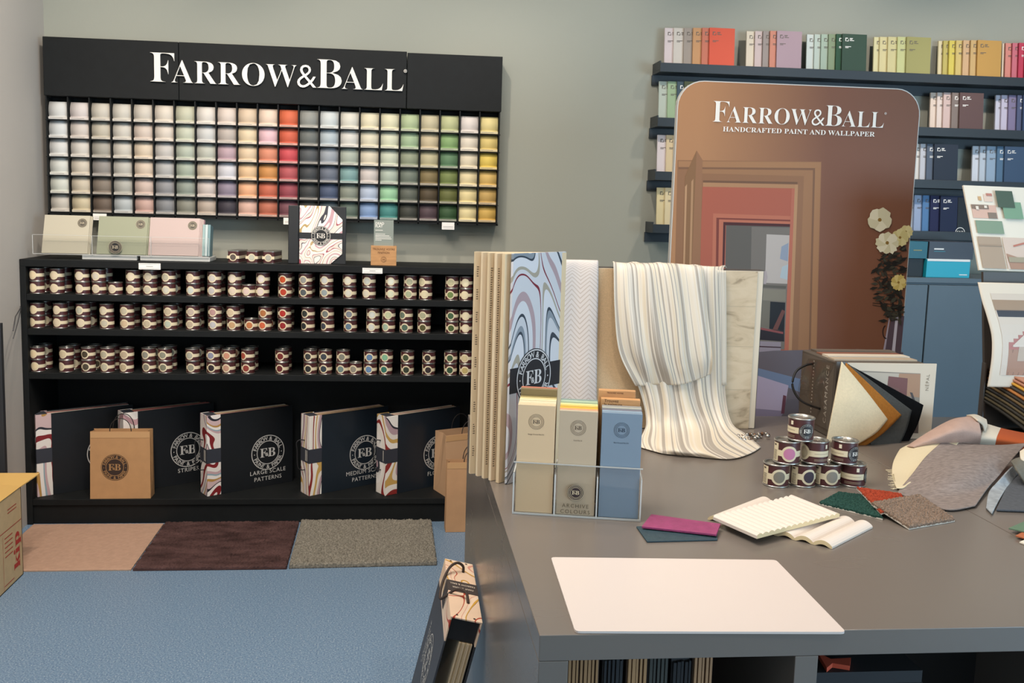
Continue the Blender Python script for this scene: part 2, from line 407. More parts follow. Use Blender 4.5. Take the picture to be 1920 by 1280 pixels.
# ================================================================== LOW BLACK SHELF UNIT
UX0, UX1, UY0, UY1, UZ = -1.556, .46, 3.912, WALLY-.002, 1.131
unit = thing('shelf_unit', 'long low black shelf unit of sample pots and pattern books against the wall', 'shelf unit', ((UX0+UX1)/2, (UY0+UY1)/2, 0))
o0 = -Vector(unit.location)
def uch(mb, name, mats=BLACK, **k): return mb.build(name, mats, unit, loc=o0, **k)
uch(B(UX0, UY0, 1.101, UX1, UY1, UZ), 'top_board', bevel=.0015)
uch(B(UX0, UY0, 0, UX0+.024, UY1, 1.101), 'side_panel', bevel=.0015)
uch(B(UX1-.024, UY0, 0, UX1, UY1, 1.101), 'side_panel', bevel=.0015)
SH = [.987, .842, .656, .110]
for z in SH: uch(B(UX0+.024, UY0+.002, z-.026, UX1-.024, UY1-.012, z), 'shelf', bevel=.0015)
uch(B(UX0+.024, UY1-.012, 0, UX1-.024, UY1, 1.101), 'back_panel')
uch(B(UX0+.024, UY0+.012, 0, UX1-.024, UY0+.03, SH[3]-.026), 'plinth')
for (u0, v0, u1, v1) in ((260, 493, 301, 505.5), (679.6, 502, 717, 513)):
    a = atY(u0, v0, UY0-.004); c = atY(u1, v1, UY0-.004)
    g = B(a.x, UY0-.005, c.z, c.x, UY0-.001, a.z)
    g.box(a.x+.004, UY0-.0056, c.z+.004, c.x-.004, UY0-.005, c.z+.0048, 1).box(a.x+.004, UY0-.0056, a.z-.0048, c.x-.004, UY0-.005, a.z-.004, 1)
    g.box(a.x+.03, UY0-.0056, (a.z+c.z)/2-.001, c.x-.03, UY0-.005, (a.z+c.z)/2+.001, 1)
    uch(g, 'shelf_label', [WHITE, mat('9a9a98', .6)])

# ------------------------------------------------------------------ sample pots
PR, PH = .0285, .053
MAROON = mat('4c2526', .38, spec=.6, noise=.08, nscale=20); CREAM = mat('ddcfae', .5)
def wrapM(mb, a0, rad=PR+.0005, lift=0):
    """bend XY geometry (x along the surface, y up) round a pot; angle 0 faces -Y"""
    mb.v = [((rad+lift+z)*sin(a0+x/rad), -(rad+lift+z)*cos(a0+x/rad), y) for x, y, z in mb.v]; mb.sm = [True]*len(mb.f); return mb
def strip(mb, x0, x1, y0, y1, mi=0, z=0):
    n = max(2, int(abs(x1-x0)/.004)); vs = []
    for i in range(n+1): x = x0+(x1-x0)*i/n; vs += [(x, y0, z), (x, y1, z)]
    return mb.add(vs, [(2*i, 2*i+2, 2*i+3, 2*i+1) for i in range(n)], mi)
def pot_parts(root, hero):
    n = 40 if hero else 20
    can = MB().lathe([(0, .0), (PR-.001, .0), (PR+.001, .0005), (PR+.0012, .0015), (PR+.0006, .003), (PR, .0035)], n, 1)
    can.lathe([(PR, .0035), (PR, PH-.0035)], n, 0)
    can.lathe([(PR, PH-.0035), (PR+.0012, PH-.003), (PR+.0014, PH-.001), (PR+.0006, PH), (PR-.0015, PH), (PR-.003, PH-.002)], n, 1)
    can.build('can', [MAROON, METAL], root)
    lid = MB().lathe([(PR-.003, PH-.002), (PR-.0035, PH-.0045), (PR-.006, PH-.0045), (PR-.0075, PH-.003), (0, PH-.003)], n, 0); lid.build('lid', METAL, root)
    L = MB(); zc = PH*.47
    strip(L, 0, 2.6*PR, zc-.0068, zc+.0068); L.disc(.0182, 28, 5, c=(0, zc)); strip(L, -.030, 0, zc-.0068, zc+.0068)
    strip(L, -.044, -.0265, .005, PH-.006)
    if hero:
        strip(L, 1.9*PR, 2.12*PR, PH-.016, PH-.007, 2, .0003)
        for q in range(7): strip(L, -.041, -.030, .008+q*.0034, .0092+q*.0034, 3, .0003)
        strip(L, -.040, -.033, PH-.0125, PH-.009, 3, .0003)
        strip(L, 1.0*PR, 2.3*PR, zc-.0005, zc+.0005, 4, .0003)
        for q in range(2): strip(L, 1.0*PR, 2.3*PR, .0085+q*.003, .0095+q*.003, 4, .0001)
    else:
        strip(L, -.041, -.031, .012, .03, 3, .0003)
    wrapM(L, 0); L.build('label', [CREAM, CREAM, mat('e8ddc4', .5), mat('5b4a40', .6), mat('a8947c', .6)], root)
    s = MB().disc(.0132, 26, 4, c=(0, zc)); wrapM(s, 0, lift=.0005); s.build('swatch', OBJC, root)
    if hero:
        e = MB(); e.disc(.0175, 32, 5, 0, c=(0, 0)); e.v = [(x, y, .0003) for x, y, z in e.v]
        k = len(e.v); e.disc(.0108, 28, 4, 1); e.v = e.v[:k]+[(x, y, .0006) for x, y, z in e.v[k:]]
        k = len(e.v); e.add([(x*.0175, y*.0175, .0009) for x, y, z in RND.v], RND.f, 2)
        fb = []                                   # ring lettering dark, centre letters light
        for fi in range(len(e.f)):
            if e.m[fi] == 2:
                cx = sum(e.v[q][0] for q in e.f[fi])/len(e.f[fi]); cyy = sum(e.v[q][1] for q in e.f[fi])/len(e.f[fi])
                e.m[fi] = 2 if math.hypot(cx, cyy) < .0105 else 1
        e.v = [(x, y+zc, z) for x, y, z in e.v]; wrapM(e, radians(183), lift=.0003)
        e.build('emblem', [mat('8e8d88', .5), mat('1f1a1c', .5), mat('ece6da', .5)], root)
PG = 'paint sample pots on the black shelves'
pot = thing('paint_sample_pot', 'x', 'paint pot', (0, 0, 0), 0, PG); pot_parts(pot, False)
ROWS = [  # centre x in the photograph, swatch colours from top to bottom
 [(70,'e3cfa9 e3cfa9'),(108,'dcc9ac dac7a8'),(155,'d8c9b2 d3c4ae'),(186,'cfc6b4 cdbfa8'),(216.5,'d2c2aa'),(249,'dccdb4 d2c0a0'),(281.5,'c3b8a2 bdb59f'),(316,'b3ad98 c9c5b5'),(362,'cbb9a0 c4c9c2'),(402,'c2bcb4 b9b4b2'),(439.6,'d8ccba d4c3b0'),(466.6,'d9c0b6'),(492.6,'d8cdc8 d6c4bc'),(534.3,'b8491f b03a22'),(573.6,'8f8f8a 50575a'),(612.6,'bfc0bb 8f9a9c'),(655.7,'d4d0be cfcdbe'),(691.8,'c0c2ba d2cab6'),(734.8,'d8dccc cfd3b8'),(769,'a9aa8e a4ad8c'),(798,'c3ba98 d6caa8'),(847,'bdb994 6b8048'),(874,'e2d8b8 dccfae')],
 [(70,'e0cda8 dfcca6'),(113,'d8c8ac d6c5a8'),(156,'bcb9a4 d8c9ae'),(200,'d0c4ac c2bba6'),(239,'bdb49c cdb594'),(279.4,'b4ad98 b9ab90'),(320,'bcae94 b3bba8'),(361.8,'bcab9c b8a68e'),(403,'b38e88 b8b6b8'),(438,'ccb898 c09a70'),(471.3,'b86f42'),(497,'a86a3c c8603c'),(533.5,'a82820 8e1f22'),(577.6,'2f3430 26292a'),(614,'6f7672 3e424c'),(657,'767d86 5b7488'),(699.8,'c8cac2 c6c8c0'),(729,'b6bd98 9ab09c'),(762,'667464 4c6454'),(795.4,'a3a184 4f4c28'),(847.7,'3c5a3c 44582c'),(873.5,'ddd0b0 e0d4b6')],
 [(71,'dfcba4 dfcba4'),(125,'cdbd9c c9ba9e'),(166,'4a4030 4c4436'),(202,'b3ac94 b8b29c'),(238,'b8a68c b5a284'),(279,'8c897c 827c6c'),(309.5,'8a8a78 7c7a66'),(361.8,'a9a696 8f8c7c'),(400,'86889a 2a2024'),(429,'c48a70 b98f78'),(465,'a04836 8a3830'),(529,'6e221e 5e1f20'),(582,'3a3c3c 2b2a2a'),(610,'3a4048 2f3a44'),(643,'7c7c70 6c7f7c'),(666.6,'8c8578'),(695,'5c7ca0 6484a8'),(724,'7cae8c 2c6a5c'),(764,'3e4a30 2c3626'),(804.4,'2e2620 2f2424'),(845,'3c5638 2c4a30'),(873.5,'c8b890 b5a268')]]
PY = UY0+.012+PR
first = True
for ri, row in enumerate(ROWS):
    z0 = SH[ri]; nm = ['upper', 'middle', 'lower'][ri]
    for si, (u, cs) in enumerate(row):
        cs = cs.split(); x = atY(u, 540+ri*70, PY).x
        for k, h in enumerate(reversed(cs)):
            jx = R.uniform(-.0012, .0012); p = (x+jx, PY+R.uniform(0, .006), z0+k*(PH+.0002))
            a = R.uniform(-.32, -.12) if R.random() > .12 else R.uniform(-.75, -.5)
            if first: o = pot; first = False
            else: o = dup(pot)
            o.location = p; o.rotation_euler = (0, 0, a)
            for c in o.children:
                if c.name.startswith('swatch'): c.color = hx(h)
            pos = 'single' if len(cs) == 1 else ('lower pot' if k == 0 else 'upper pot')
            o['label'] = f"pot with {cname(h)} swatch, {pos} of {ORD[si]} front stack from left, {nm} shelf".replace('single of', 'only pot in')
            if u < 600 and (si*7+ri*3) % 10 != 4 and len(cs) > 1:
                o = dup(pot); o.location = (x+.004, PY+.074, z0+k*(PH+.0002)); o.rotation_euler = (0, 0, R.uniform(-.5, .5))
                for c in o.children:
                    if c.name.startswith('swatch'): c.color = hx(h)
                o['label'] = f"shaded {'lower' if k == 0 else 'upper'} pot standing behind the {ORD[si]} front stack from left, {nm} shelf"
                o['group'] = 'paint sample pots in the back row'

# ------------------------------------------------------------------ hero pots on the table
TZ = .78
hp = thing('paint_sample_pot', 'x', 'paint pot', (0, 0, 0), 0, 'pyramid of sample pots on the table'); pot_parts(hp, True)
HP = [((1453.5, 915), 0, 17, '7d776a', 'bottom left pot of the pyramid, with a grey-green swatch facing front'),
      ((1503, 916), 0, 32, '3f3540', 'pot with a dark aubergine swatch, second in the pyramid bottom row'),
      ((1549, 916), 0, 23, '8a8478', 'pot with a warm grey swatch, third in the pyramid bottom row'),
      ((1597, 915), 0, -94, '8a8478', 'bottom right pot of the pyramid showing only its plain cream band'),
      ((1475, 866), 1, 13, 'c0799a', 'pot with a pink swatch on the left of the pyramid middle row'),
      ((1527.5, 866), 1, -58, 'b5a58c', 'middle pot of the pyramid middle row, cream band turned to front'),
      ((1583, 866), 1, -134, '8a8478', 'right pot of the pyramid middle row with emblem at its right edge'),
      ((1501.5, 822), 2, -155, '8a8478', 'topmost pot of the pyramid with round emblem facing front')]
base0 = atZ(1453.5, 912, TZ)
for i, ((u, v), lv, ang, h, lab) in enumerate(HP):
    o = hp if i == 0 else dup(hp)
    yb = 1.972; p = atY(u, v-4, yb); o.location = (p.x, yb+(.0 if lv == 0 else .002), TZ+lv*(PH+.0003)); o.rotation_euler = (0, 0, radians(ang-25))
    for c in o.children:
        if c.name.startswith('swatch'): c.color = hx(h)
    o['label'] = lab

# ------------------------------------------------------------------ tins on top of the unit
tg = 'tins on the shelf unit top'
for i, (u, h, lab) in enumerate(((437, '5c5048', 'left oblong maroon tin with dark taupe swatch on top of the shelf unit'),
        (472, 'b9b9a8', 'middle oblong maroon tin with pale sage swatch on top of the shelf unit'),
        (503, 'a9a69a', 'right oblong maroon tin with grey swatch, nearest the black sample book'))):
    x = atY(u, 495, 3.945).x; t = thing('paint_tin', lab, 'paint tin', (x, 3.945, UZ), radians(-9), tg)
    def rr(w, d, r=.012, n=5):
        P = []
        for cx, cy2, a0 in ((w/2-r, r, -90), (w/2-r, d-r, 0), (-w/2+r, d-r, 90), (-w/2+r, r, 180)):
            for q in range(n+1): a = radians(a0+90*q/n); P.append((cx+r*cos(a), cy2+r*sin(a)))
        return P
    MB().slab(rr(.051, .125), .002, .049).build('can', MAROON, t)
    g = MB().slab([(x_*1.03, y_) for x_, y_ in rr(.051, .125)], 0, .003); g.slab([(x_*1.03, y_) for x_, y_ in rr(.051, .125)], .048, .052); g.build('rim', METAL, t)
    L = MB().box(-.0262, -.001, .018, .0262, .0, .030).box(.0256, .0, .018, .0262, .115, .030)
    L.disc(.0165, 26, 1, M=onfront(0, -.0014, .024)); L.build('label', CREAM, t)
    c = MB().disc(.0125, 24, 1, M=onfront(0, -.0018, .024)).build('swatch', OBJC, t); c.color = hx(h)

# ------------------------------------------------------------------ brochure holder
bh = thing('brochure_holder', 'clear acrylic brochure holder on the left end of the black shelf unit', 'brochure holder', (-1.13, 4.0, UZ))
def hole(mb, name, mats, **k): return mb.build(name, mats, bh, **k)
YF = 3.96
def loc_(u, v, Y=YF): p = atY(u, v, Y); return p.x-bh.location.x, p.z-UZ
xl, zb = loc_(62, 474); xr, _ = loc_(392, 480); _, zt = loc_(62, 439)
hole(B(xl, -.045, zb-.003, xr, .11, zb), 'tray_floor', ACR)
pl = B(xl, -.045, zb, xr, -.042, zt); hole(pl, 'tray_front', ACR)
ed = MB().box(xl, -.0455, zt-.0012, xr, -.0415, zt).box(xl, -.0455, zb-.003, xr, -.0415, zb-.001)
for x in (xl, xl+(xr-xl)/3, xl+2*(xr-xl)/3, xr-.001): ed.box(x, -.0455, zb, x+.0016, -.0415, zt)
hole(ed, 'tray_edge', EDGE)
for u0, u1 in ((153, 256), (262, 393)):
    x0, _ = loc_(u0, 485); x1, _ = loc_(u1, 485); hole(B(x0, -.035, 0.0005, x1, .10, zb-.0035), 'riser', mat('cfcfca', .35), bevel=.002)
for k, (u0, u1, vt, vb, h, n, lab) in enumerate(((77, 163, 415, 473, 'b7b29e', 3, 'cream brochures with a round emblem in the left tray pocket'),
        (180, 273, 415, 478, 'b1ba94', 3, 'sage green brochures with a round emblem in the middle tray pocket'),
        (277, 371, 418, 479, 'd9bfb4', 5, 'pale pink brochures with a round emblem in the right tray pocket'))):
    x0, _ = loc_(u0, vb); x1, _ = loc_(u1, vb); zz = zb+.001; hgt = .165
    t = thing('brochure_stack', lab, 'brochures', (bh.location.x+x0, bh.location.y-.036, UZ+zz), 0, 'brochures in the acrylic holder')
    t.rotation_euler = (-.30, 0, 0)
    for q in range(n):
        c = ['b7b09c', '94977f', 'b9a59f'][k] if q < n-1 or k < 2 else '86686e'
        MB().box(0, q*.0055, 0, x1-x0, q*.0055+.005, hgt).build('brochure', mat(c, .6), t, loc=(.004*q, 0, 0))
    e = MB(); e.disc(1, 28); e.add([(x*1, y*1, .02) for x, y, z in RNDS.v], RNDS.f, 1)
    e.v = [tuple(onfront(x1-x0-.03, -.0008, hgt-.032, .0195) @ Vector(p)) for p in e.v]; e.build('emblem', [mat('4b463c', .6), mat('b6aa92', .6)], t)
e = MB(); e.disc(1, 32); e.add([(x, y, .02) for x, y, z in RNDS.v], RNDS.f, 1)
xx, zz = loc_(217, 463); e.v = [tuple(onfront(xx, -.0465, zz, .027) @ Vector(p)) for p in e.v]; hole(e, 'emblem', [INK, mat('b6aa92', .6)])
t = thing('leaflet_stack', 'pale teal leaflets standing behind the pink brochures at the holder end', 'leaflets', (bh.location.x+xr-.035, 3.985, UZ+zb+.001)); t.rotation_euler = (-.2, 0, 0)
for q, h in enumerate(('8fa9a8', 'b9c6c6', '6f8f94')): B(q*.011, .0, 0, q*.011+.010, .06, .135).build('leaflet', mat(h, .5), t)

# ------------------------------------------------------------------ black sample folder with marbled card
a = atY(541, 495, 3.985); c = atY(648, 495, 3.985); w = c.x-a.x
t = thing('sample_folder', 'black sample folder with marbled sleeve and round emblem standing on the shelf unit', 'sample folder', (a.x, 3.985, UZ)); t.rotation_euler = (-.05, 0, 0)
B(0, 0, 0, w, .012, .248).build('cover', mat('191c1f', .5), t, bevel=.002)
B(0, -.02, 0, .042, -.001, .248).build('spine', mat('191c1f', .5), t, bevel=.002)
MARA = [('ece4dc', 3), ('c99fa4', 1.4), ('efe9e2', 2.4), ('3a3842', .35), ('e6d9cd', 1.6), ('a84a58', .5), ('f2ece5', 2.0), ('b89b62', .6)]
MARB = [('e9e2d8', 1.8), ('8c2f2c', 1.0), ('efe9e0', 1.4), ('c9a25a', 1.1), ('e5dcd2', 1.4), ('b79aa0', 1.6), ('2e2f38', .4), ('f0ebe4', 2)]
x0, x1 = .046, .228
MB().prism([(x0, .001), (x1-.05, .001), (x1, .045), (x1, .192), (x1-.055, .249), (x0, .249)], -.006, -.0008).build('marbled_card', marble(3, MARA, 5.5, 1.8), t)
B(x0, -.0075, .108, x1, -.006, .134).build('band', mat('1d1f22', .5), t)
e = MB().disc(1.0, 36, M=onfront((x0+x1)/2, -.0078, .121, .042)); addmesh(e, RND, onfront((x0+x1)/2, -.0082, .121, .0405), 1); e.build('emblem', [INK, mat('d8d2c8', .5)], t)

# ------------------------------------------------------------------ wooden card block
a = atY(695, 499, 3.97); c = atY(743, 500, 3.97); w = c.x-a.x
WOOD = mat('bd8d5c', .55, noise=.16, nscale=14, stretch=(1, 6, 6))
t = thing('card_block', 'small wooden block holding a grey finish card on the shelf unit', 'card holder', (a.x, 3.97, UZ))
wb = B(0, 0, 0, w, .035, .085).build('block', WOOD, t, bevel=.001)
g = MB(); text(g, 'TROUVEZ VOTRE', w/2, .066, .0085, M=onfront(0, -.0006, 0), off=.01); text(g, 'FINITION', w/2, .051, .0085, M=onfront(0, -.0006, 0), off=.01)
addmesh(g, RNDS, onfront(w*.5, -.0006, .026, .0125)); g.build('lettering', mat('6b4526', .7), wb)
fcd = B(.012, .012, .05, .096, .014, .196).build('finish_card', mat('8a9188', .6), t)
g = MB(); text(g, 'DEAD', .018, .176, .010, 'l', M=onfront(0, .0115, 0), off=.03); text(g, 'FLAT', .018, .164, .010, 'l', M=onfront(0, .0115, 0), off=.03)
for q in range(6): g.box(.018, .0113, .150-.0065*q-(0 if q == 0 else .010), (.05, .06, .078, .085, .088, .045)[q], .0116, .1525-.0065*q-(0 if q == 0 else .010))
g.build('card_lettering', mat('e8e4da', .6), fcd)

# ------------------------------------------------------------------ marbled pattern books on the bottom shelf
COVER = mat('16191d', .45, bump=.1, bscale=400); COVERB = mat('1a232c', .42)
MARC = [('e4ddd6', 1.6), ('7f2226', 1.2), ('ece6e0', 1.2), ('2c2b33', .4), ('cdb2b2', 1.3), ('b48a4a', .7), ('eae4de', 1.2), ('8fa8b2', .6), ('c3a3a6', 1)]
def pattern_book(loc, rz, H, L, T, seed, pal, title, label, loc_fix=None, group='marbled pattern books on the bottom shelf', wrap=.062, cover=COVER):
    """origin: front bottom corner; cover runs along +X, spine face along +Y at x=0; cover faces -Y"""
    t = thing('pattern_book', label, 'pattern book', loc, rz, group); mm = marble(seed, pal, 3.6, 1.5, .9)
    cv = .004
    fc = B(wrap, 0, 0, L, cv, H).build('front_cover', cover, t); B(wrap, T-cv, 0, L, T, H).build('back_cover', cover, t)
    g = MB().box(0, 0, 0, cv, T, H).box(0, -.0008, 0, wrap, cv, H).box(0, T-cv, 0, wrap, T+.0008, H); g.build('spine', mm, t, bevel=.0008)
    sb = B(-.001, -.0016, H*.41, wrap, T+.0016, H*.585).build('spine_band', mat('33363f', .5), t)
    g = MB()
    for q, s in enumerate(title.split('\n')): 
        for r_ in range(1): g.box(-.0016, T*.2+.012*q, H*.43, -.001, T*.2+.012*q+.005, H*.565)
    g.build('spine_lettering', mat('b9b4aa', .5), sb)
    g = MB(); n = 16; ww = (T-.02)/n
    rr_ = random.Random(seed)
    cols = ['e6ddcf', 'b3443a', 'c9a25a', 'cfc4b4', '8e6f6a', 'e6ddcf']
    for i in range(n): g.box(.03+rr_.uniform(0, .004), .008+i*ww, .006, L-.012, .008+(i+.8)*ww, H-.001-rr_.uniform(0, .003), i % 6)
    g.build('pages', [mat(q, .7) for q in cols], t)
    MB().box(.004, cv, H-.0035, .05, T-cv, H-.001).build('top_hinge', mat('44474f', .4), t)
    e = MB(); addmesh(e, RND, onfront(L*.70, -.0005, H*.435, .080)); e.build('emblem', mat('c9c7c2', .5), fc)
    g = MB()
    ls = title.split('\n')
    for q, s in enumerate(ls): text(g, s, L*.70, H*(.165 if len(ls) > 1 else .15)-q*.031, .0185, M=onfront(0, -.0005, 0), space=1.1)
    g.build('title_lettering', mat('c9c7c2', .5), fc)
    pts = [(0, T*.55, H*.68), (-.02, T*.6, H*.69), (-.036, T*.62, H*.66), (-.034, T*.6, H*.56), (-.034, T*.58, H*.42), (-.03, T*.56, H*.34), (-.014, T*.55, H*.31), (0, T*.5, H*.31)]
    MB().tube(pts, .0026, 6, smooth=4).build('rope_handle', mat('17171a', .7), t)
    return t
Yb = 3.945
ZB = SH[3]+.0005
for (u, Y0, seed, pal, title, label, cv) in (
    (70.5, Yb, 11, MARC, 'NÉ', 'pattern book at the far left of the bottom shelf, partly behind the paper bag', COVER),
    (233.6, Yb+.045, 27, MARA, 'STRIPES', 'pattern book titled STRIPES set back behind the kraft paper bag', COVER),
    (388.8, Yb, 18, MARC, 'LARGE SCALE\nPATTERNS', 'pattern book titled LARGE SCALE PATTERNS in the middle of the bottom shelf', COVER),
    (579, Yb, 34, MARB, 'MEDIUM SCALE\nPATTERNS', 'pattern book titled MEDIUM SCALE PATTERNS with dark red swirls on its spine', COVERB),
    (721.9, Yb, 41, MARB, 'FLORALS', 'rightmost pattern book on the bottom shelf, next to the kraft bags', COVERB)):
    pattern_book((atY(u, 930, Y0).x, Y0, ZB), radians(33), .357, .405, .076, seed, pal, title, label, cover=cv)

# ------------------------------------------------------------------ paper bags
KRAFT = mat('b58a5e', .75, noise=.05, nscale=25, bump=.12, bscale=35); KRAFTI = mat('a37a4e', .8)
def paper_bag(loc, rz, w, d, h, label, emb, ex=.5, ez=.45, group=None, m=KRAFT):
    t = thing('paper_bag', label, 'paper bag', loc, rz, group)
    q = .0015; g = MB()
    vs = [(0, 0, 0), (w, 0, 0), (w, d, 0), (0, d, 0), (.002, .012, h), (w-.002, .012, h), (w-.002, d-.004, h), (.002, d-.004, h), (w-.014, d/2, h), (.014, d/2, h), (w, d/2, 0), (0, d/2, 0), (w, d/2, .05), (0, d/2, .05)]
    fs = [(0, 1, 5, 4), (1, 12, 8, 5), (12, 2, 6, 8), (1, 10, 12), (10, 2, 12), (2, 3, 7, 6), (3, 13, 9, 7), (13, 0, 4, 9), (3, 11, 13), (11, 0, 13), (3, 2, 10, 11), (11, 10, 1, 0)]
    b = g.add(vs, fs).build('bag_body', [m, KRAFTI], t); s = b.modifiers.new('t', 'SOLIDIFY'); s.thickness = .0012; s.offset = -1
    MB().box(.003, .0098, h-.028, w-.003, .0112, h-.0015).build('folded_rim', mat('c49a6c', .75), t)
    for y0 in (.014, d-.006):
        pts = [(w*.5+.045*cos(a)*1.0, y0+.004, h-.02+(.075 if y0 < .02 else .085)*sin(a)**.7) for a in [pi*i/14 for i in range(15)]]
        MB().tube(pts, .0019, 6).build('handle', mat('2a2320', .7), t)
    tilt = .012/h
    e = MB(); EM = lambda dy, s_: Matrix.Translation((w*ex, h*ez*tilt-dy, h*ez)) @ Matrix.Rotation(-tilt, 4, 'X') @ VX @ Matrix.Scale(s_, 4)
    addmesh(e, MB().disc(1, 40), EM(.0012, emb)); addmesh(e, RND, EM(.0018, emb*.97), 1)
    e.build('emblem', [mat('34241c', .6), mat('a57c50', .7)], t); return t
a = atY(169, 931, 3.918); c = atY(282, 933, 3.918)
paper_bag((a.x, 3.918, ZB), radians(1), c.x-a.x, .068, .292, 'small kraft paper bag standing in front of the pattern books at left', .057, .41, .47)
BG = 'kraft paper bags beside the table'
a = atY(835, 925, 3.935)
paper_bag((a.x, 3.93, ZB), radians(24), .26, .12, .275, 'kraft paper bag on the bottom shelf, behind the tall bag on the floor', .057, .68, .45, BG, mat('c09a76', .75, bump=.1, bscale=35))
a = atZ(837, 993, 0)
paper_bag((a.x-.006, a.y-.032, .001), radians(2), .24, .065, .305, 'narrow kraft paper bag standing on the floor next to the shelf unit', .057, .72, .42, BG, mat('b98f68', .75, noise=.05, nscale=20, bump=.2, bscale=18))

# ------------------------------------------------------------------ carpet sample mats on the floor
def carpet(name, pts, z0, th, m, label, cat, group, rough=.003, nx=70, ny=50, edge=None, pile=None):
    """pile sample: 4 corners (near-left, near-right, far-right, far-left), lumpy top"""
    P = [Vector((p[0], p[1], 0)) for p in pts]; zz = [p[2] if len(p) > 2 else 0 for p in pts]; rr = random.Random(len(label)); vs = []
    for j in range(ny+1):
        for i in range(nx+1):
            u, v = i/nx, j/ny; p = P[0].lerp(P[1], u).lerp(P[3].lerp(P[2], u), v)
            zl = (zz[0]*(1-u)+zz[1]*u)*(1-v)+(zz[3]*(1-u)+zz[2]*u)*v
            e = i in (0, nx) or j in (0, ny)
            jit = rr.uniform(-1, 1)*rough*.6 if e else 0
            vs.append((p.x+jit, p.y+rr.uniform(-1, 1)*rough*.3, z0+zl+th*(.75 if e else 1)+rr.uniform(-1, 1)*rough))
    fs = [(j*(nx+1)+i, j*(nx+1)+i+1, (j+1)*(nx+1)+i+1, (j+1)*(nx+1)+i) for j in range(ny) for i in range(nx)]
    t = thing(name, label, cat, (P[0].x, P[0].y, z0), 0, group); o = -Vector((P[0].x, P[0].y, z0))
    g = MB().add(vs, fs); n = len(vs)
    ring = [i for i in range(nx+1)]+[j*(nx+1)+nx for j in range(1, ny+1)]+[ny*(nx+1)+i for i in range(nx-1, -1, -1)]+[j*(nx+1) for j in range(ny-1, 0, -1)]
    def zb_(k): i, j = k % (nx+1), k//(nx+1); u, v = i/nx, j/ny; return (zz[0]*(1-u)+zz[1]*u)*(1-v)+(zz[3]*(1-u)+zz[2]*u)*v
    g.v += [(vs[k][0], vs[k][1], z0+zb_(k)+.002) for k in ring]
    for q in range(len(ring)): g.f.append((ring[q], n+q, n+(q+1) % len(ring), ring[(q+1) % len(ring)])[::-1]); g.m.append(0); g.sm.append(False)
    g.build('pile', m, t, loc=o)
    q4 = [(P[i].x, P[i].y, z0+zz[i]) for i in range(4)]; bk = MB().add([(x, y, z) for x, y, z in q4]+[(x, y, z+.003) for x, y, z in q4], [(3, 2, 1, 0), (4, 5, 6, 7), (0, 1, 5, 4), (1, 2, 6, 5), (2, 3, 7, 6), (3, 0, 4, 7)])
    bk.build('backing', edge or mat('8f8578', .8), t, loc=o); return t
CG = 'carpet samples laid on the blue floor'
f0 = lambda u, v: tuple(atZ(u, v, 0))[:2]
def pile_mat(h, dark=.25, sc=160, big=6):
    return mat(h, .95, noise=dark, nscale=sc, bump=.6, bscale=sc*2, spec=.1)
nl = (WALLX+.03, 3.405)
carpet('carpet_sample', (nl, (-.985, 3.405), (-.99, 3.905), (WALLX+.03, 3.905)), 0, .007, mat('b3937e', .9, noise=.06, nscale=50, bump=.3, bscale=500, spec=.1), 'smooth pink-beige carpet sample on the floor, left of the plum one', 'carpet sample', CG, .0006)
carpet('carpet_sample', ((-.977, 3.402), (-.409, 3.402), (-.415, 3.905), (-.982, 3.905)), 0, .014, mat('4c3836', .95, noise=.45, nscale=16, bump=.6, bscale=150, spec=.1, stretch=(.6, 1.5, 1)), 'dark plum shaggy carpet sample, middle of three on the floor', 'carpet sample', CG, .003, 110, 90, mat('2d1d20', .9))
carpet('carpet_sample', ((-.400, 3.408), (.166, 3.425), (.160, 3.90), (-.405, 3.905)), 0, .02, pile_mat('807b70', .4, 150), 'grey shaggy carpet sample on the floor nearest the table', 'carpet sample', CG, .0035, 120, 100, mat('3a3834', .9))

# ------------------------------------------------------------------ cardboard box and black stand at the left edge
CARD = mat('c9ae84', .8, noise=.05, nscale=30); RED = mat('b5322c', .7)
bx0, bx1, by0, by1, bz = -1.55, -1.365, 3.03, 3.385, .335
t = thing('cardboard_box', 'cardboard carton with red printed side, standing on the floor at the left edge', 'box', ((bx0+bx1)/2, (by0+by1)/2, 0))
o0 = -Vector(t.location)
g = MB().box(bx0, by0, .001, bx1, by1, .004)
g.box(bx0, by0, .001, bx0+.004, by1, bz).box(bx1-.004, by0, .001, bx1, by1, bz).box(bx0, by0, .001, bx1, by0+.004, bz).box(bx0, by1-.004, .001, bx1, by1, bz)
g.build('carton_body', CARD, t, loc=o0)
fl = MB().add([(bx0, by0, bz+.004), (bx1+.002, by0, bz+.001), (bx1+.002, by1, bz+.001), (bx0, by1+.0, bz+.012), (bx0, by0, bz+.0), (bx1, by0, bz-.003), (bx1, by1, bz-.003), (bx0, by1, bz+.008)], [(0, 1, 2, 3), (7, 6, 5, 4), (0, 4, 5, 1), (1, 5, 6, 2), (2, 6, 7, 3), (3, 7, 4, 0)])
fl.build('top_flap', mat('c9a35e', .8), t, loc=o0)
fl = MB().add([(bx0, by1, bz), (bx1, by1, bz), (bx1+.03, by1+.10, bz+.02), (bx0, by1+.10, bz+.02), (bx0, by1, bz-.004), (bx1, by1, bz-.004), (bx1+.03, by1+.10, bz+.016), (bx0, by1+.10, bz+.016)], [(0, 1, 2, 3), (7, 6, 5, 4), (0, 4, 5, 1), (1, 5, 6, 2), (2, 6, 7, 3), (3, 7, 4, 0)])
fl.build('rear_flap', mat('c9a35e', .8), t, loc=o0)
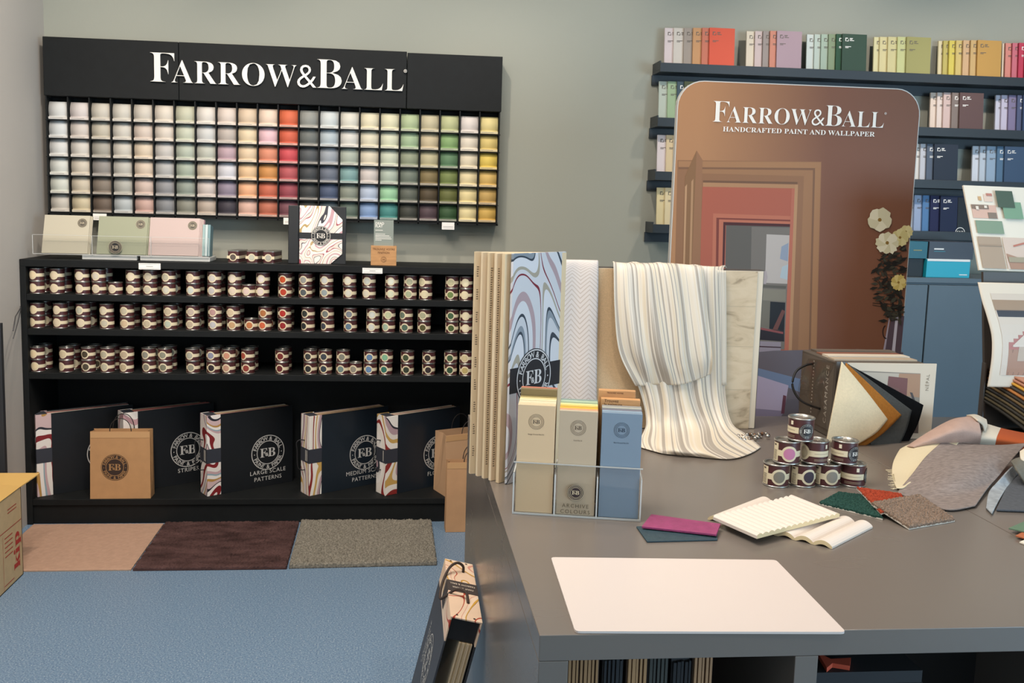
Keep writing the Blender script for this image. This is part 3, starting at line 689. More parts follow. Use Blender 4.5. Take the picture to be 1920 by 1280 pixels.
# print on the right side (faces +X): local x -> +Y, y -> +Z
SIDE = Matrix.Translation((bx1+.0006, 0, 0)) @ Matrix(((0, 0, 1, 0), (1, 0, 0, 0), (0, 1, 0, 0), (0, 0, 0, 1)))
pr = MB(); K = SIDE @ Matrix.Translation((by1-.028, .045, 0)) @ Matrix.Rotation(pi/2, 4, 'Z')
text(pr, serif('K').lower() if 0 else ''.join(chr(0x1D41A+ord(c)-97) for c in 'kip'), 0, 0, .050, 'l', M=K, off=.012, width=.135)
def ln(x0, y0, x1, y1, w=.0012): pr.add([(x0, y0-w, 0), (x1, y1-w, 0), (x1, y1+w, 0), (x0, y0+w, 0)], [(0, 1, 2, 3)], M=SIDE)
ln(by0+.01, .215, by1-.006, .215)
for q in range(5): ln(by1-.15, .19-.017*q, by1-.085, .19-.017*q, .0016)
for q in range(2): ln(by1-.12, .285-.012*q, by1-.045, .285-.012*q, .0014)
ln(by1-.16, .02, by1-.08, .02); ln(by1-.165, .01, by1-.165, .21, .0012)
pr.add([(by1-.1655, .005, 0), (by1-.1640, .005, 0), (by1-.1640, .2, 0), (by1-.1655, .2, 0)], [(0, 1, 2, 3)], M=SIDE)
pr.build('red_print', RED, t, loc=o0)
t = thing('display_stand', 'thin black metal stand against the left wall behind the carton', 'stand', (-1.52, 3.6, 0))
p = atY(4, 605, 3.62); zt_ = p.z
MB().box(-.032, .0, .001, .012, .024, zt_).build('post', mat('2b2d31', .5), t, loc=(0, 0, 0), bevel=.002)
MB().box(-.034, -.02, .001, .02, .05, .012).build('foot', mat('2b2d31', .5), t)
w0 = Vector(t.location)
g = MB().tube([Vector((-1.47, 3.62, zt_-.03)), Vector((-1.50, 3.72, zt_+.012)), Vector((-1.535, 3.86, zt_+.03)), Vector((-1.552, 3.9, zt_+.03))], .0022, 6)
g.tube([Vector((-1.47, 3.62, zt_-.06)), Vector((-1.50, 3.74, zt_-.015)), Vector((-1.535, 3.86, zt_+.02)), Vector((-1.553, 3.905, zt_+.022))], .0018, 6)
g.build('cable', mat('3a3a3c', .5), t, loc=-w0)

# ================================================================== LEDGES AND COLOUR BOOKS
LX0, LX1, LY = 1.160, 3.3, 4.12
LZ = [2.022, 1.779, 1.537, 1.296]          # bottoms of the front lips
LEDGE = mat('2c3237', .45); LG = 'picture ledges of colour books'
led = None
for i, z in enumerate(LZ):
    t = thing('picture_ledge', ['top', 'second', 'third', 'lowest'][i]+' dark grey wall ledge carrying fans of colour books', 'ledge', (LX0, WALLY, z), 0, LG)
    w = LX1-LX0
    B(0, -.13, 0, w, -.118, .040).build('front_lip', LEDGE, t, bevel=.001)
    B(0, -.118, .0, w, 0, .012).build('shelf_board', LEDGE, t, bevel=.001)
    B(-.004, -.012, -.045, w, 0, .0).build('ledge_shadow_strip', LEDGE, t)  # dark strip in place of the ledge's shadow on the wall
    B(0, -.118, .012, .006, -.0, .05).build('end_cap', LEDGE, t)
BOOKS = [
 (0, [1244,1261,1280,1297,1314,1328,1377], 'e0d0cf d8cfc3 a79a8e cf9760 cf7458 e6532e', 42),
 (0, [1397,1413,1428,1441,1454,1499], 'e6d8c0 d6c0bd a29690 d98a70 b79aa5', 50),
 (0, [1510,1524.5,1537,1551,1565,1576.5,1621], 'd9e2dc c6d4c8 aec2ae 8ea07c 24553a 33503f', 52),
 (0, [1635.6,1646.6,1662,1680,1697,1742], 'e8dfa8 e3d69a d9ce92 cccf8c a5a05c', 58),
 (0, [1756.6,1766,1777,1789.6,1803,1817,1830,1871], 'e8d8a8 c9b85a e0cc45 dac06a d9b080 d4ae6c cd9a3e', 62),
 (0, [1876,1882,1895,1907,1919,1931,1975], 'f0dcc0 ea9080 dc7080 d03054 b82850 901840', 69),
 (1, [1233,1249.5,1267,1280.5,1327], 'c0cabb a2bd92 3a5260 4a5232', 145),
 (1, [1350,1359.5,1372.6,1387.7,1405,1450.6], 'e0d4c0 d8d2c4 d8c8b4 cdb6a2 bfa88c', 148),
 (1, [1472,1484,1495,1514,1530,1577], 'e4dcd4 dcd4ca ddd0c4 c8b2a4 b78e7c', 152),
 (1, [1604,1617,1632,1645,1690], 'dcd6c8 d8d2c6 e0c8c0 b09a90', 156),
 (1, [1741.5,1754,1766,1781.7,1796.5,1838.5], 'ecd6c4 ead8cd dec0b8 8a7a72 684c4a', 163),
 (1, [1863.5,1874.5,1888,1904,1915,1960], 'd8d6e4 d4cbe0 8c80a4 566084 344a70', 168),
 (2, [1230,1246.8,1261.6,1278,1324], 'e6d9da e4cc9e e8dab8 d8c090', 247),
 (2, [1710,1722.5,1734.6,1748.4,1790], 'e6e2dc cfd0d8 5a687c 243244', 262),
 (2, [1820,1834,1847,1866,1880.4,1925], 'dce2ec c6d2de 9cb6ce 547a9a 3c5878', 265),
 (3, [1229,1244.4,1258,1300], 'e8d6a0 ecdaaa ddc68c', 347),
 (3, [1698,1711,1726.7,1741,1760,1801], 'b8c4d8 a4b6d6 5488bc 182050 102348', 360)]
bproto = thing('colour_book', 'x', 'colour book', (0, 0, 0), 0, 'colour books on the wall ledges')
BW, BH, BT = .118, .196, .009
B(0, 0, 0, BW, BT, BH).build('cover', OBJC, bproto, bevel=.0006)
B(.0015, BT-.001, .0015, BW-.0015, BT+.0012, BH-.0015).build('pages', mat('3b3027', .8), bproto)
mk = MB(); M_ = onfront(0, -.0006, 0)
mk.add([(.014, BH-.034, 0), (.0175, BH-.034, 0), (.0175, BH-.0215, 0), (.026, BH-.0215, 0), (.026, BH-.018, 0), (.014, BH-.018, 0)], [(0, 1, 2, 5), (2, 3, 4, 5)], M=M_)
mk.add([(.020, BH-.034, 0), (.030, BH-.034, 0), (.030, BH-.024, 0), (.0275, BH-.024, 0), (.0275, BH-.0315, 0), (.020, BH-.0315, 0)], [(0, 1, 4, 5), (1, 2, 3, 4)], M=M_)
for a_, b_, c_ in ((.035, .050, .020), (.035, .047, .0245), (.035, .056, .030), (.014, .042, .058), (.014, .030, .063)): mk.add([(a_, BH-c_-.0015, 0), (b_, BH-c_-.0015, 0), (b_, BH-c_+.0012, 0), (a_, BH-c_+.0012, 0)], [(0, 1, 2, 3)], M=M_)
mk_l = mk; pm = mk.build('print_marks', mat('5f574f', .6), bproto)
bproto2 = dup(bproto)
for c in list(bproto2.children):
    if c.name.startswith('print'):
        c.data = c.data.copy(); c.data.materials.clear(); c.data.materials.append(WHITE)
used = [False, False]
def lum(h): c = hx(h); return .3*c[0]+.6*c[1]+.1*c[2]
LN = ['top', 'second', 'third', 'lowest']; cnt = [0]*4
for (li, xs, cols, vt) in BOOKS:
    cols = cols.split(); n = len(cols); fan = cnt[li]; cnt[li] += 1
    for k, h in enumerate(cols):
        Y = LY+.0225+.0105*(n-1-k)
        x = atY(xs[k]+1, vt+70, Y).x
        dark = lum(h) < .22; src = (bproto2 if dark else bproto)
        if not used[dark]: o = src; used[dark] = True
        else: o = dup(src)
        zb = LZ[li]+.0135
        o.location = (x, Y-.008, zb); o.rotation_euler = (-.085, 0, 0)
        for c in o.children:
            if c.name.startswith('cover'): q_ = hx(h, .82); gy = .3*q_[0]+.6*q_[1]+.1*q_[2]; c.color = tuple(x_*.9+gy*.1 for x_ in q_[:3])+(1,)
        pos = 'frontmost' if k == n-1 else 'rearmost' if k == 0 else ORD[k]
        o['label'] = f"{cname(h)} colour book, {pos} in the {ORD[fan]} fan from left, {LN[li]} ledge"
# dark case with a round seal on the lowest ledge
a = atY(1801, 430, LY+.02)
t = thing('sample_case', 'black sample case with white round seal at the end of the lowest ledge', 'sample case', (a.x-.02, LY+.012, LZ[3]+.0135)); t.rotation_euler = (-.085, 0, 0)
B(0, .0, 0, .16, .03, .19).build('case_body', mat('15171c', .35), t, bevel=.001)
e = MB().ring(.88, 1, 32, M=onfront(.014, -.002, .024, .024)); e.ring(.0, .0001, 3, M=onfront(.02, -.001, .024, .01)); text(e, 'F&B', 0, -.3, .6, M=onfront(.014, -.002, .024, .024)); e.build('seal', WHITE, t)

# ================================================================== BLUE CABINET
CBL = mat('5d6a72', .45, noise=.03, nscale=8)
cx0, cx1, cz, cy0 = 1.75, 3.3, 1.130, 3.9
t = thing('storage_cabinet', 'tall slate blue storage cabinet below the wall ledges', 'cabinet', (cx0, cy0, 0)); wv = cx1-cx0
B(0, .02, 0, wv, WALLY-cy0-.003, cz-.025).build('carcass', CBL, t); B(0, 0, cz-.023, wv, WALLY-cy0-.003, cz).build('top_board', CBL, t, bevel=.0015)
g0 = atY(1736, 600, cy0).x-cx0
for xa, xb in ((.003, g0-.003), (g0+.003, g0+.6), (g0+.606, wv-.003)): B(xa, 0, .06, xb, .019, cz-.032).build('door', CBL, t, bevel=.002)
B(.01, .03, .001, wv-.01, .05, .06).build('plinth', mat('26313a', .6), t)
# boxes on the cabinet
def boxed(name, lab, x0, x1, z0, z1, y0, y1, m, group='sample boxes on the cabinet'):
    t = thing(name, lab, 'sample box', (x0, y0, z0), 0, group); B(0, 0, 0, x1-x0, y1-y0, z1-z0).build('box_body', m, t, bevel=.001); return t
xa = atY(1735.5, 522, 3.93).x; xb = atY(1817, 522, 3.93).x; xc = atY(1700, 522, 3.95).x; xd = atY(1737, 480, 3.95).x; xe = atY(1819, 480, 3.95).x
zz1 = cz+.083
t1 = boxed('sample_box', 'bright cyan sample box with white lid edge, lying on the blue cabinet', xa, xb, cz+.0005, zz1, 3.93, 4.15, mat('1fa9bf', .4))
B(.002, -.001, .074, xb-xa-.003, .21, .084).build('white_lid_edge', WHITE, t1); B(xb-xa-.05, -.0012, .012, xb-xa-.012, -.0005, .016).build('white_print', WHITE, t1)
t2 = boxed('sample_box', 'black sample box under the petrol one, left on the blue cabinet', xc-.12, xa-.003, cz+.0005, zz1, 3.95, 4.15, mat('101214', .5))
t3 = boxed('sample_box', 'petrol blue sample box stacked on the black one beside the banner', xc-.12, xd-.003, zz1+.001, zz1+.078, 3.94, 4.12, mat('145f6e', .4))
t4 = boxed('sample_box', 'charcoal sample box with white lettering on top of the cyan box', xd+.001, xe+.004, zz1+.0015, zz1+.080, 3.935, 4.12, mat('3c414b', .4))
g = MB().box(.024, -.001, .042, .07, -.0003, .048); g.box(.024, -.001, .033, .078, -.0003, .0355, 1); g.build('white_print', [WHITE, mat('3f8fa0', .5)], t4)
B(xd-xc+.05, -.001, .035, xd-xc+.09, -.0003, .04).build('gold_print', mat('8a8a60', .5), t3)

# ================================================================== BANNER PANEL BEHIND THE TABLE
BY = 2.95
bx0, bx1, bzt = .893, 1.722, 1.822
t = thing('display_banner', 'tall rounded brown printed banner panel standing behind the table', 'banner', ((bx0+bx1)/2, BY, 0))
o0 = -Vector(t.location)
def bch(mb, name, mats, **k): return mb.build(name, mats, t, loc=o0, **k)
def rrect(x0, z0, x1, z1, r, n=8):
    P = []
    for cx, cz_, a0 in ((x1-r, z1-r, 0), (x0+r, z1-r, 90)):
        for q in range(n+1): a = radians(a0+90*q/n); P.append((cx+r*cos(a), cz_+r*sin(a)))
    return P+[(x0, z0), (x1, z0)]
bch(MB().prism(rrect(bx0, .02, bx1, bzt, .085), BY, BY+.022), 'panel', mat('c9c4bc', .4))
bch(MB().box(bx0+.1, BY-.12, .001, bx1-.1, BY+.16, .02), 'foot_plate', mat('77716a', .5))
gm, nt, b = newmat('printed_brown_wall'); b.inputs['Roughness'].default_value = .5; b.inputs['Specular IOR Level'].default_value = .25
tc = N(nt, 'ShaderNodeTexCoord'); sx = N(nt, 'ShaderNodeSeparateXYZ'); nt.links.new(tc.outputs['Object'], sx.inputs[0])
mr = N(nt, 'ShaderNodeMapRange'); mr.inputs[1].default_value = bx0; mr.inputs[2].default_value = bx1; nt.links.new(sx.outputs[0], mr.inputs[0])
rp = N(nt, 'ShaderNodeValToRGB'); rp.color_ramp.elements[0].color = hx('ad7c55'); rp.color_ramp.elements[1].color = hx('7c513c'); rp.color_ramp.elements[0].position = .1; rp.color_ramp.elements[1].position = .62
nt.links.new(mr.outputs[0], rp.inputs[0]); nt.links.new(rp.outputs[0], b.inputs['Base Color'])
bch(MB().prism(rrect(bx0+.003, .05, bx1-.003, bzt-.003, .083), BY-.001, BY-.0002), 'printed_picture', gm)
PC = {}; PL = MB(); pm_ = []
def col(h):
    if h not in PC: PC[h] = len(pm_); pm_.append(mat(h, .5, spec=.25))
    return PC[h]
lay = [0]
def poly(h, pts, z=None):
    lay[0] += 1; y = BY-.0012-lay[0]*.00002
    v = [atY(u, w_, BY) for u, w_ in pts]; PL.add([(p.x, y, p.z) for p in v], [tuple(range(len(v)))], col(h))
def rect(h, u0, v0, u1, v1, su=0): poly(h, [(u0, v0), (u1, v0+su), (u1, v1+su), (u0, v1)])
# architrave and door opening
poly('8f6546', [(1270, 300), (1540, 303), (1531, 660), (1262, 660)])
poly('a1744f', [(1272, 302), (1539, 304), (1530, 658), (1520, 658), (1528, 315), (1272, 313)])
poly('7d583e', [(1272, 313), (1528, 315), (1519, 658), (1516, 658), (1524, 319), (1272, 317)])
poly('9b6f4c', [(1316, 325), (1507, 330), (1496, 658), (1516, 658), (1524, 319), (1316, 317)])
poly('704f38', [(1318, 338), (1495, 341), (1495, 345), (1318, 342)])
poly('aa7d58', [(1318, 342), (1490, 346), (1490, 353), (1318, 350)])
poly('a85a44', [(1317, 350), (1487, 353), (1478, 660), (1305, 660)])
poly('b56a50', [(1337, 400), (1484, 405), (1482, 420), (1356, 416), (1352, 660), (1332, 660)])
poly('7a3a2d', [(1343, 408), (1483, 412), (1482, 415), (1348, 411), (1344, 660), (1340, 660)])
poly('5f5850', [(1361, 422), (1484, 425), (1474, 640), (1357, 640)])
poly('746b62', [(1409, 425), (1484, 427), (1474, 655), (1405, 655)])
poly('4a1f1c', [(1356, 416), (1484, 420), (1484, 425), (1360, 422), (1358, 500), (1354, 500)])
poly('b5aaa2', [(1437, 439), (1480, 441), (1477, 532), (1434, 530)])
poly('8b93a2', [(1465, 462), (1478, 455), (1477, 490), (1462, 485)])
poly('a9b4b8', [(1466, 500), (1478, 495), (1477, 525), (1462, 520)])
poly('a79a98', [(1425, 508), (1437, 508), (1439, 520), (1436, 532), (1425, 532), (1422, 520)])
poly('5c564c', [(1418, 533), (1474, 536), (1473, 541), (1416, 538)])
poly('827a6a', [(1419, 540), (1473, 543), (1473, 565), (1420, 562)])
poly('6f685b', [(1424, 563), (1444, 564), (1442, 614), (1422, 613)])
poly('1d1a1c', [(1444, 565), (1472, 567), (1470, 620), (1442, 616)])
poly('6a4038', [(1466, 580), (1472, 583), (1456, 622), (1448, 618)])
poly('2a2226', [(1418, 614), (1470, 620), (1470, 640), (1418, 636)])
poly('8a4a48', [(1418, 612), (1468, 622), (1468, 626), (1418, 616)])
poly('948992', [(1418, 639), (1464, 641), (1463, 662), (1418, 661)])
poly('3a1c20', [(1418, 648), (1464, 650), (1464, 652), (1418, 650)])
poly('b0654e', [(1484, 353), (1490, 353), (1478, 662), (1470, 662)])
poly('b0845e', [(1490, 346), (1496, 346), (1484, 662), (1478, 662)])
# open leaf of the door on the left
poly('936849', [(1306, 282), (1317, 300), (1309, 660), (1290, 660)])
poly('86603f', [(1284, 330), (1306, 282), (1290, 660), (1276, 660)])
poly('b58b66', [(1284, 350), (1288, 345), (1282, 560), (1279, 560)])
poly('ad845f', [(1296, 340), (1300, 335), (1292, 660), (1288, 660)])
# printed table with sun patches
poly('6a6268', [(1405, 661), (1450, 657), (1540, 655), (1620, 657), (1693, 660), (1688, 860), (1400, 860)])
poly('72809a', [(1415, 688), (1500, 710), (1500, 735), (1412, 700)])
poly('b0a3b8', [(1415, 702), (1478, 722), (1470, 770), (1410, 765)])
poly('877d92', [(1410, 765), (1470, 770), (1462, 785), (1408, 780)])
poly('6b3f4a', [(1468, 740), (1474, 742), (1470, 775), (1464, 775)])
# vase, tumbler
poly('5a4a52', [(1672, 590), (1695, 592), (1688, 664), (1656, 663)])
poly('c3bcc6', [(1679, 591), (1684, 591), (1677, 664), (1671, 664)])
poly('a59aa6', [(1667, 592), (1669, 592), (1658, 664), (1654, 664)])
poly('9a9094', [(1604, 654), (1641, 655), (1639, 667), (1607, 666)])
poly('c4bdbf', [(1610, 656), (1613, 656), (1613, 666), (1611, 666)]); poly('c4bdbf', [(1630, 656), (1634, 656), (1632, 666), (1629, 666)])
for i in range(12):
    a0 = radians(100+i*14.5); a1 = radians(100+(i+1)*14.5)
    poly('2b2020', [(1661+8*cos(a0)*.9, 622-13*sin(a0)), (1661+6*cos(a0)*.9, 622-11*sin(a0)), (1661+6*cos(a1)*.9, 622-11*sin(a1)), (1661+8*cos(a1)*.9, 622-13*sin(a1))])
rr = random.Random(5)
def leaf(u, v, L, a, h='26221d'):
    c, s = cos(a), sin(a); poly(h, [(u-c*L, v-s*L), (u-s*L*.3, v+c*L*.3), (u+c*L*.2-s*L*.34, v+s*L*.2+c*L*.34), (u+c*L, v+s*L), (u+c*L*.2+s*L*.34, v+s*L*.2-c*L*.34), (u+s*L*.3, v-c*L*.3)])
for i in range(14):
    v0 = 470+i*8; w1 = v0+rr.uniform(-10, 14); u1 = 1632+rr.uniform(0, 25); poly('3a2c22', [(1690-i*.9, v0+12), (1690-i*.9, v0+13.4), (u1, w1+1.2), (u1, w1)])
for i in range(120):
    v = rr.uniform(462, 604); wid = 60-abs(v-520)*.35; u = 1694-(v-470)*.06-rr.random()**1.25*wid
    leaf(u, v, rr.uniform(6, 11), rr.choice([0.3, -.5, 2.6, 1.2, -.2])+rr.uniform(-.4, .4), rr.choice(['2a2620', '36322a', '444034', '24201c']))
def flower(u, v, r_, h, h2, ph=0, n=7):
    for k in range(n):
        a = ph+2*pi*k/n; wd = pi/n*1.25; j1 = rr.uniform(.85, 1.1); leafp = [(u+r_*.25*cos(a-1.1), v+r_*.25*sin(a-1.1)), (u+r_*.8*cos(a-wd), v+r_*.8*sin(a-wd)), (u+r_*j1*cos(a-wd*.45), v+r_*j1*sin(a-wd*.45)), (u+r_*.95*cos(a), v+r_*.95*sin(a)), (u+r_*j1*cos(a+wd*.5), v+r_*j1*sin(a+wd*.5)), (u+r_*.78*cos(a+wd), v+r_*.78*sin(a+wd)), (u+r_*.25*cos(a+1.1), v+r_*.25*sin(a+1.1))]
        poly(h if k % 2 else h2, leafp)
    poly('8a6a30', [(u+r_*.16*cos(q), v+r_*.16*sin(q)) for q in (0, 1.05, 2.1, 3.14, 4.2, 5.25)])
flower(1648, 412, 24, 'ddd3b6', 'cdc3a2', .3, 5); flower(1697, 434, 13, 'd8c890', 'd0bf86', .2, 6); flower(1686, 445, 17, 'd4c68e', 'c9b97e', .2, 7)
flower(1662, 455, 22, 'e2d9bc', 'd2c8a4', .1, 8); flower(1683, 529, 15, 'd8c27c', 'c7ae62', .5, 8)
bch(PL, 'printed_scene', pm_)
lw = atY(1661, 230, BY).x-atY(1335, 230, BY).x
a = atY(1335, 228, BY); g = MB(); addmesh(g, LOGO, onfront(a.x, BY-.0035, a.z-.001, lw*.985))
a = atY(1498, 249.5, BY); text(g, serif('HANDCRAFTED PAINT AND WALLPAPER'), a.x-.0, a.z-.003, .0155, M=onfront(0, BY-.0035, 0), width=atY(1640, 249, BY).x-atY(1355, 247, BY).x)
bch(g, 'banner_lettering', mat('efe6da', .5))

# ================================================================== WORK TABLES
tm, nt, b = newmat('grey_laminate'); b.inputs['Base Color'].default_value = hx('716860'); b.inputs['Roughness'].default_value = .27; b.inputs['Specular IOR Level'].default_value = .45
tc = N(nt, 'ShaderNodeTexCoord'); mp = N(nt, 'ShaderNodeMapping'); mp.inputs['Scale'].default_value = (1, 3, 3); n1 = N(nt, 'ShaderNodeTexNoise'); n1.inputs['Scale'].default_value = 4; n1.inputs['Detail'].default_value = 2
nt.links.new(tc.outputs['Object'], mp.inputs[0]); nt.links.new(mp.outputs[0], n1.inputs['Vector'])
mr = N(nt, 'ShaderNodeMapRange'); mr.inputs[3].default_value = .24; mr.inputs[4].default_value = .29; nt.links.new(n1.outputs[0], mr.inputs[0]); nt.links.new(mr.outputs[0], b.inputs['Roughness'])
TX0, TX1, TX2, TY0, TY1 = .213, 1.2205, 2.3, 1.254, 2.66
def table(x0, x1, label, divs):
    t = thing('work_table', label, 'table', (x0, TY0, 0), 0, 'grey worktables standing side by side'); w = x1-x0; d = TY1-TY0
    B(0, 0, TZ-.04, w, d, TZ).build('table_top', tm, t, bevel=.0012)
    B(0, 0, 0, .044, d, TZ-.0405).build('side_panel', tm, t, bevel=.001)
    B(w-.044, 0, 0, w, d, TZ-.0405).build('side_panel', tm, t, bevel=.001)
    for q in divs: B(q-x0, .0, 0.03, q-x0+.036, d-.03, TZ-.0405).build('divider', tm, t, bevel=.001)
    B(.044, .4, .03, w-.044, .415, TZ-.0405).build('back_panel', mat('141414', .8), t)
    B(.044, .004, .03, w-.044, .4, .05).build('bottom_board', tm, t)
    return t
table(TX0, TX1-.0007, 'grey worktable at left, with pattern binders stored beneath and a white board on top', (.603,))
table(TX1+.0007, TX2, 'grey worktable at right, under the heap of fabrics and the standing picture cards', (1.75,))
def T(u, v, z=TZ): return atZ(u, v, z)
# binders under the table
ug = 'pattern binders stored under the table'
xx = .262; rr = random.Random(12)
for i, (w, h, tilt, c1, c2, lab) in enumerate(((.052, .684, 0, '8f6d4a', '3a2c22', 'first'), (.034, .68, 0, '191b1e', '222', 'second'), (.030, .686, 0, '96734e', '3a2b20', 'third'), (.034, .682, 0, '33342f', '26262a', 'fourth'), (.03, .675, 0, '141416', '1b1b1d', 'fifth'), (.034, .684, 0, '927050', '3b2d21', 'sixth'))):
    t = thing('pattern_binder', f'binder with {["brown layered","black","brown layered","dark olive","black","tan layered"][i]} edge, {lab} from the left under the table front', 'binder', (xx, TY0+.03, .05), 0, ug)
    c2 = c2 if len(c2) == 6 else '222222'
    B(0, .006, 0, w-.002, .3, h).build('cover', mat(c2, .6), t)
    g = MB(); n = int(w/.006)
    for q in range(n): g.box(.002+q*.006, 0, .003, .002+q*.006+rr.uniform(.003, .0052), .012, h-.004-rr.uniform(0, .004))
    g.build('page_edges', mat(c1, .8), t); xx += w+.003
t = thing('fabric_book', 'dark fabric book with a small torn orange piece on it, under the table front', 'sample book', (.685, TY0+.06, .70), 0)
MB().box(-.03, 0, -.04, .16, .2, -.02).build('board', mat('1a1a1c', .7), t)
MB().slab([(.0, 0), (.016, .014), (.04, .004), (.055, .03), (.02, .028), (.008, .05)], -.0195, -.012).build('orange_swatch', mat('b5492f', .8), t)
B(-.0305, .0, -.645, .162, .25, -.0405).build('lower_books', mat('121212', .8), t)

# ------------------------------------------------------------------ white board
P = [(.266, 1.257), (.672, 1.2395), (.681, 1.517), (.277, 1.54)]
def rounded(P, r=.008, n=4):
    out = []; k = len(P)
    for i in range(k):
        p = Vector(P[i]); a = (Vector(P[i-1])-p).normalized(); c = (Vector(P[(i+1) % k])-p).normalized()
        s = p+a*r; e = p+c*r
        for q in range(n+1): f = q/n; out.append(tuple((1-f)**2*s+2*f*(1-f)*p+f*f*e))
    return out
o = MB().slab([(x-.47, y-1.39) for x, y in rounded(P)], 0, .0035).build('white_board', mat('d3c5bc', .38), loc=(.47, 1.39, TZ+.0005))
tag(o, 'blank white panel lying flat at the front edge of the table', 'panel')

# ------------------------------------------------------------------ tall fan deck
DH = .515; SP = Vector((.388, 2.114, 0))
t = thing('wallpaper_deck', 'tall fanned deck of cream cards with marbled cover, standing at the table left edge', 'sample deck', (.388, 2.114, TZ+.001))
free = [(880, 888), (893, 892.5), (905, 897), (918, 901), (932, 905.5)]
CRM = mat('e6d0ae', .6); CRM2 = mat('dec7a2', .6)
def panel(p, name, m, th, h, lean=0, dz=0):
    d = Vector((p.x, p.y, 0))-SP; L = d.length; ang = math.atan2(d.y, d.x)
    return d, L, ang
for i, q in enumerate(free):
    p = T(*q); d, L, ang = panel(p, '', None, 0, 0)
    o = B(0, -.0045, 0, L, .0045, DH).build('card_leaf', CRM if i % 2 else CRM2, t, rot=(0, 0, ang), loc=(0, 0, .0)); 
    g = MB(); rr = random.Random(i)
    zt_ = DH-.035; k = 0
    while zt_ > .03:
        if not (i == 0 and (k//5) % 2): 
            w = rr.uniform(.003, .0055); g.box(L-.004-w, .0046, zt_, L-.004, .0049, zt_+.0022)
        zt_ -= .0052; k += 1
    if i in (0, 2, 3): g.build('printed_text', mat('6f5c48', .7), o)
p = T(948, 908); d, L, ang = panel(p, '', None, 0, 0)
DECKM = marble(8, [('cdced2', 3), ('b09a9e', 1.6), ('d3d4d8', 2), ('37414d', .45), ('c9cbd0', 1.2), ('8a939c', .6), ('35404c', .3), ('d8d8dc', 1.6), ('a8a090', .6), ('d0d0d4', .8), ('7c2434', .35)], 2.6, 1.3, .7)
cv = thing('x', '', ''); bpy.data.objects.remove(cv)
cover = B(0, -.003, 0, L, .003, DH+.002).build('marbled_cover', DECKM, t, rot=(0, 0, ang))
# emblem and band on the side facing the camera: local +Y side of the rotated leaf, mirrored so text reads
FM = Matrix(((-1, 0, 0, 0), (0, 0, 1, 0), (0, 1, 0, 0), (0, 0, 0, 1)))
def face(x, z, off, s=1): return Matrix.Translation((x, .003+off, z)) @ FM @ Matrix.Scale(s, 4)
B(-.0005, .003, .205, L+.0005, .0036, .262).build('band', mat('202127', .5), cover)
e = MB(); ZC = .2335; addmesh(e, MB().disc(1, 48), face(L*.56, ZC, .0009, .066)); addmesh(e, RND, face(L*.56, ZC, .0014, .064), 1)
e.build('emblem', [mat('202127', .5), mat('d5d3d2', .5)], cover)

# ------------------------------------------------------------------ fabric book with draped sheer
YB = 2.50
t = thing('fabric_book', 'large open fabric sample book with canvas and marble-patterned pages standing on the table', 'sample book', (.74, YB, TZ+.0005))
o0 = -Vector((.74, YB, TZ+.0005)); z1 = 1.236
B(.40, YB+.012, TZ+.001, 1.038, YB+.04, z1+.002).build('hard_cover', mat('4a453f', .5), t, loc=o0, bevel=.001)
for k in range(4): B(.41+k*.002, YB+.003*k-.002, TZ+.002, 1.030+.0015*k, YB+.003*k, z1-.002*(k % 2)).build('page', mat(['d8cab4', 'b3a58f', 'cfc3b0', '9c917f'][k], .8), t, loc=o0)
B(.44, YB-.0045, TZ+.002, .84, YB-.0025, z1-.001).build('canvas_page', mat('cfb28c', .85, noise=.08, nscale=300, bump=.4, bscale=600), t, loc=o0)
mm, nt, b = newmat('marble_print'); b.inputs['Roughness'].default_value = .6
tc = N(nt, 'ShaderNodeTexCoord'); mp = N(nt, 'ShaderNodeMapping'); mp.inputs['Scale'].default_value = (9, 9, 22); mp.inputs['Rotation'].default_value = (0, .6, 0)
n1 = N(nt, 'ShaderNodeTexNoise'); n1.inputs['Scale'].default_value = 1.3; n1.inputs['Detail'].default_value = 7; n1.inputs['Distortion'].default_value = 1.2
r = N(nt, 'ShaderNodeValToRGB'); els = r.color_ramp.elements; els[0].position = .30; els[0].color = hx('9c876a'); els[1].position = .42; els[1].color = hx('c4ae8e'); e = els.new(.62); e.color = hx('cfba9b')
nt.links.new(tc.outputs['Object'], mp.inputs[0]); nt.links.new(mp.outputs[0], n1.inputs['Vector']); nt.links.new(n1.outputs[0], r.inputs[0]); nt.links.new(r.outputs[0], b.inputs['Base Color'])
B(.84, YB-.0055, TZ+.001, 1.012, YB-.003, z1-.001).build('marble_page', mm, t, loc=o0)
g = MB()
for z in (1.135, 1.02, .895): g.box(.86, YB-.0058, z, 1.012, YB-.0055, z+.001)
g.build('joint_lines', mat('b3a388', .7), t, loc=o0)
# pale herringbone cloth hanging over the left of the book
hm, nt, b = newmat('herringbone_cloth'); b.inputs['Roughness'].default_value = .85
uv = N(nt, 'ShaderNodeUVMap'); sp = N(nt, 'ShaderNodeSeparateXYZ'); nt.links.new(uv.outputs[0], sp.inputs[0])
a1 = N(nt, 'ShaderNodeMath', operation='PINGPONG'); a1.inputs[1].default_value = .167; nt.links.new(sp.outputs[0], a1.inputs[0])
a2 = N(nt, 'ShaderNodeMath', operation='MULTIPLY_ADD'); a2.inputs[1].default_value = .20; nt.links.new(a1.outputs[0], a2.inputs[0]); nt.links.new(sp.outputs[1], a2.inputs[2])
a3 = N(nt, 'ShaderNodeMath', operation='MULTIPLY'); a3.inputs[1].default_value = 360; nt.links.new(a2.outputs[0], a3.inputs[0])
a4 = N(nt, 'ShaderNodeMath', operation='SINE'); nt.links.new(a3.outputs[0], a4.inputs[0])
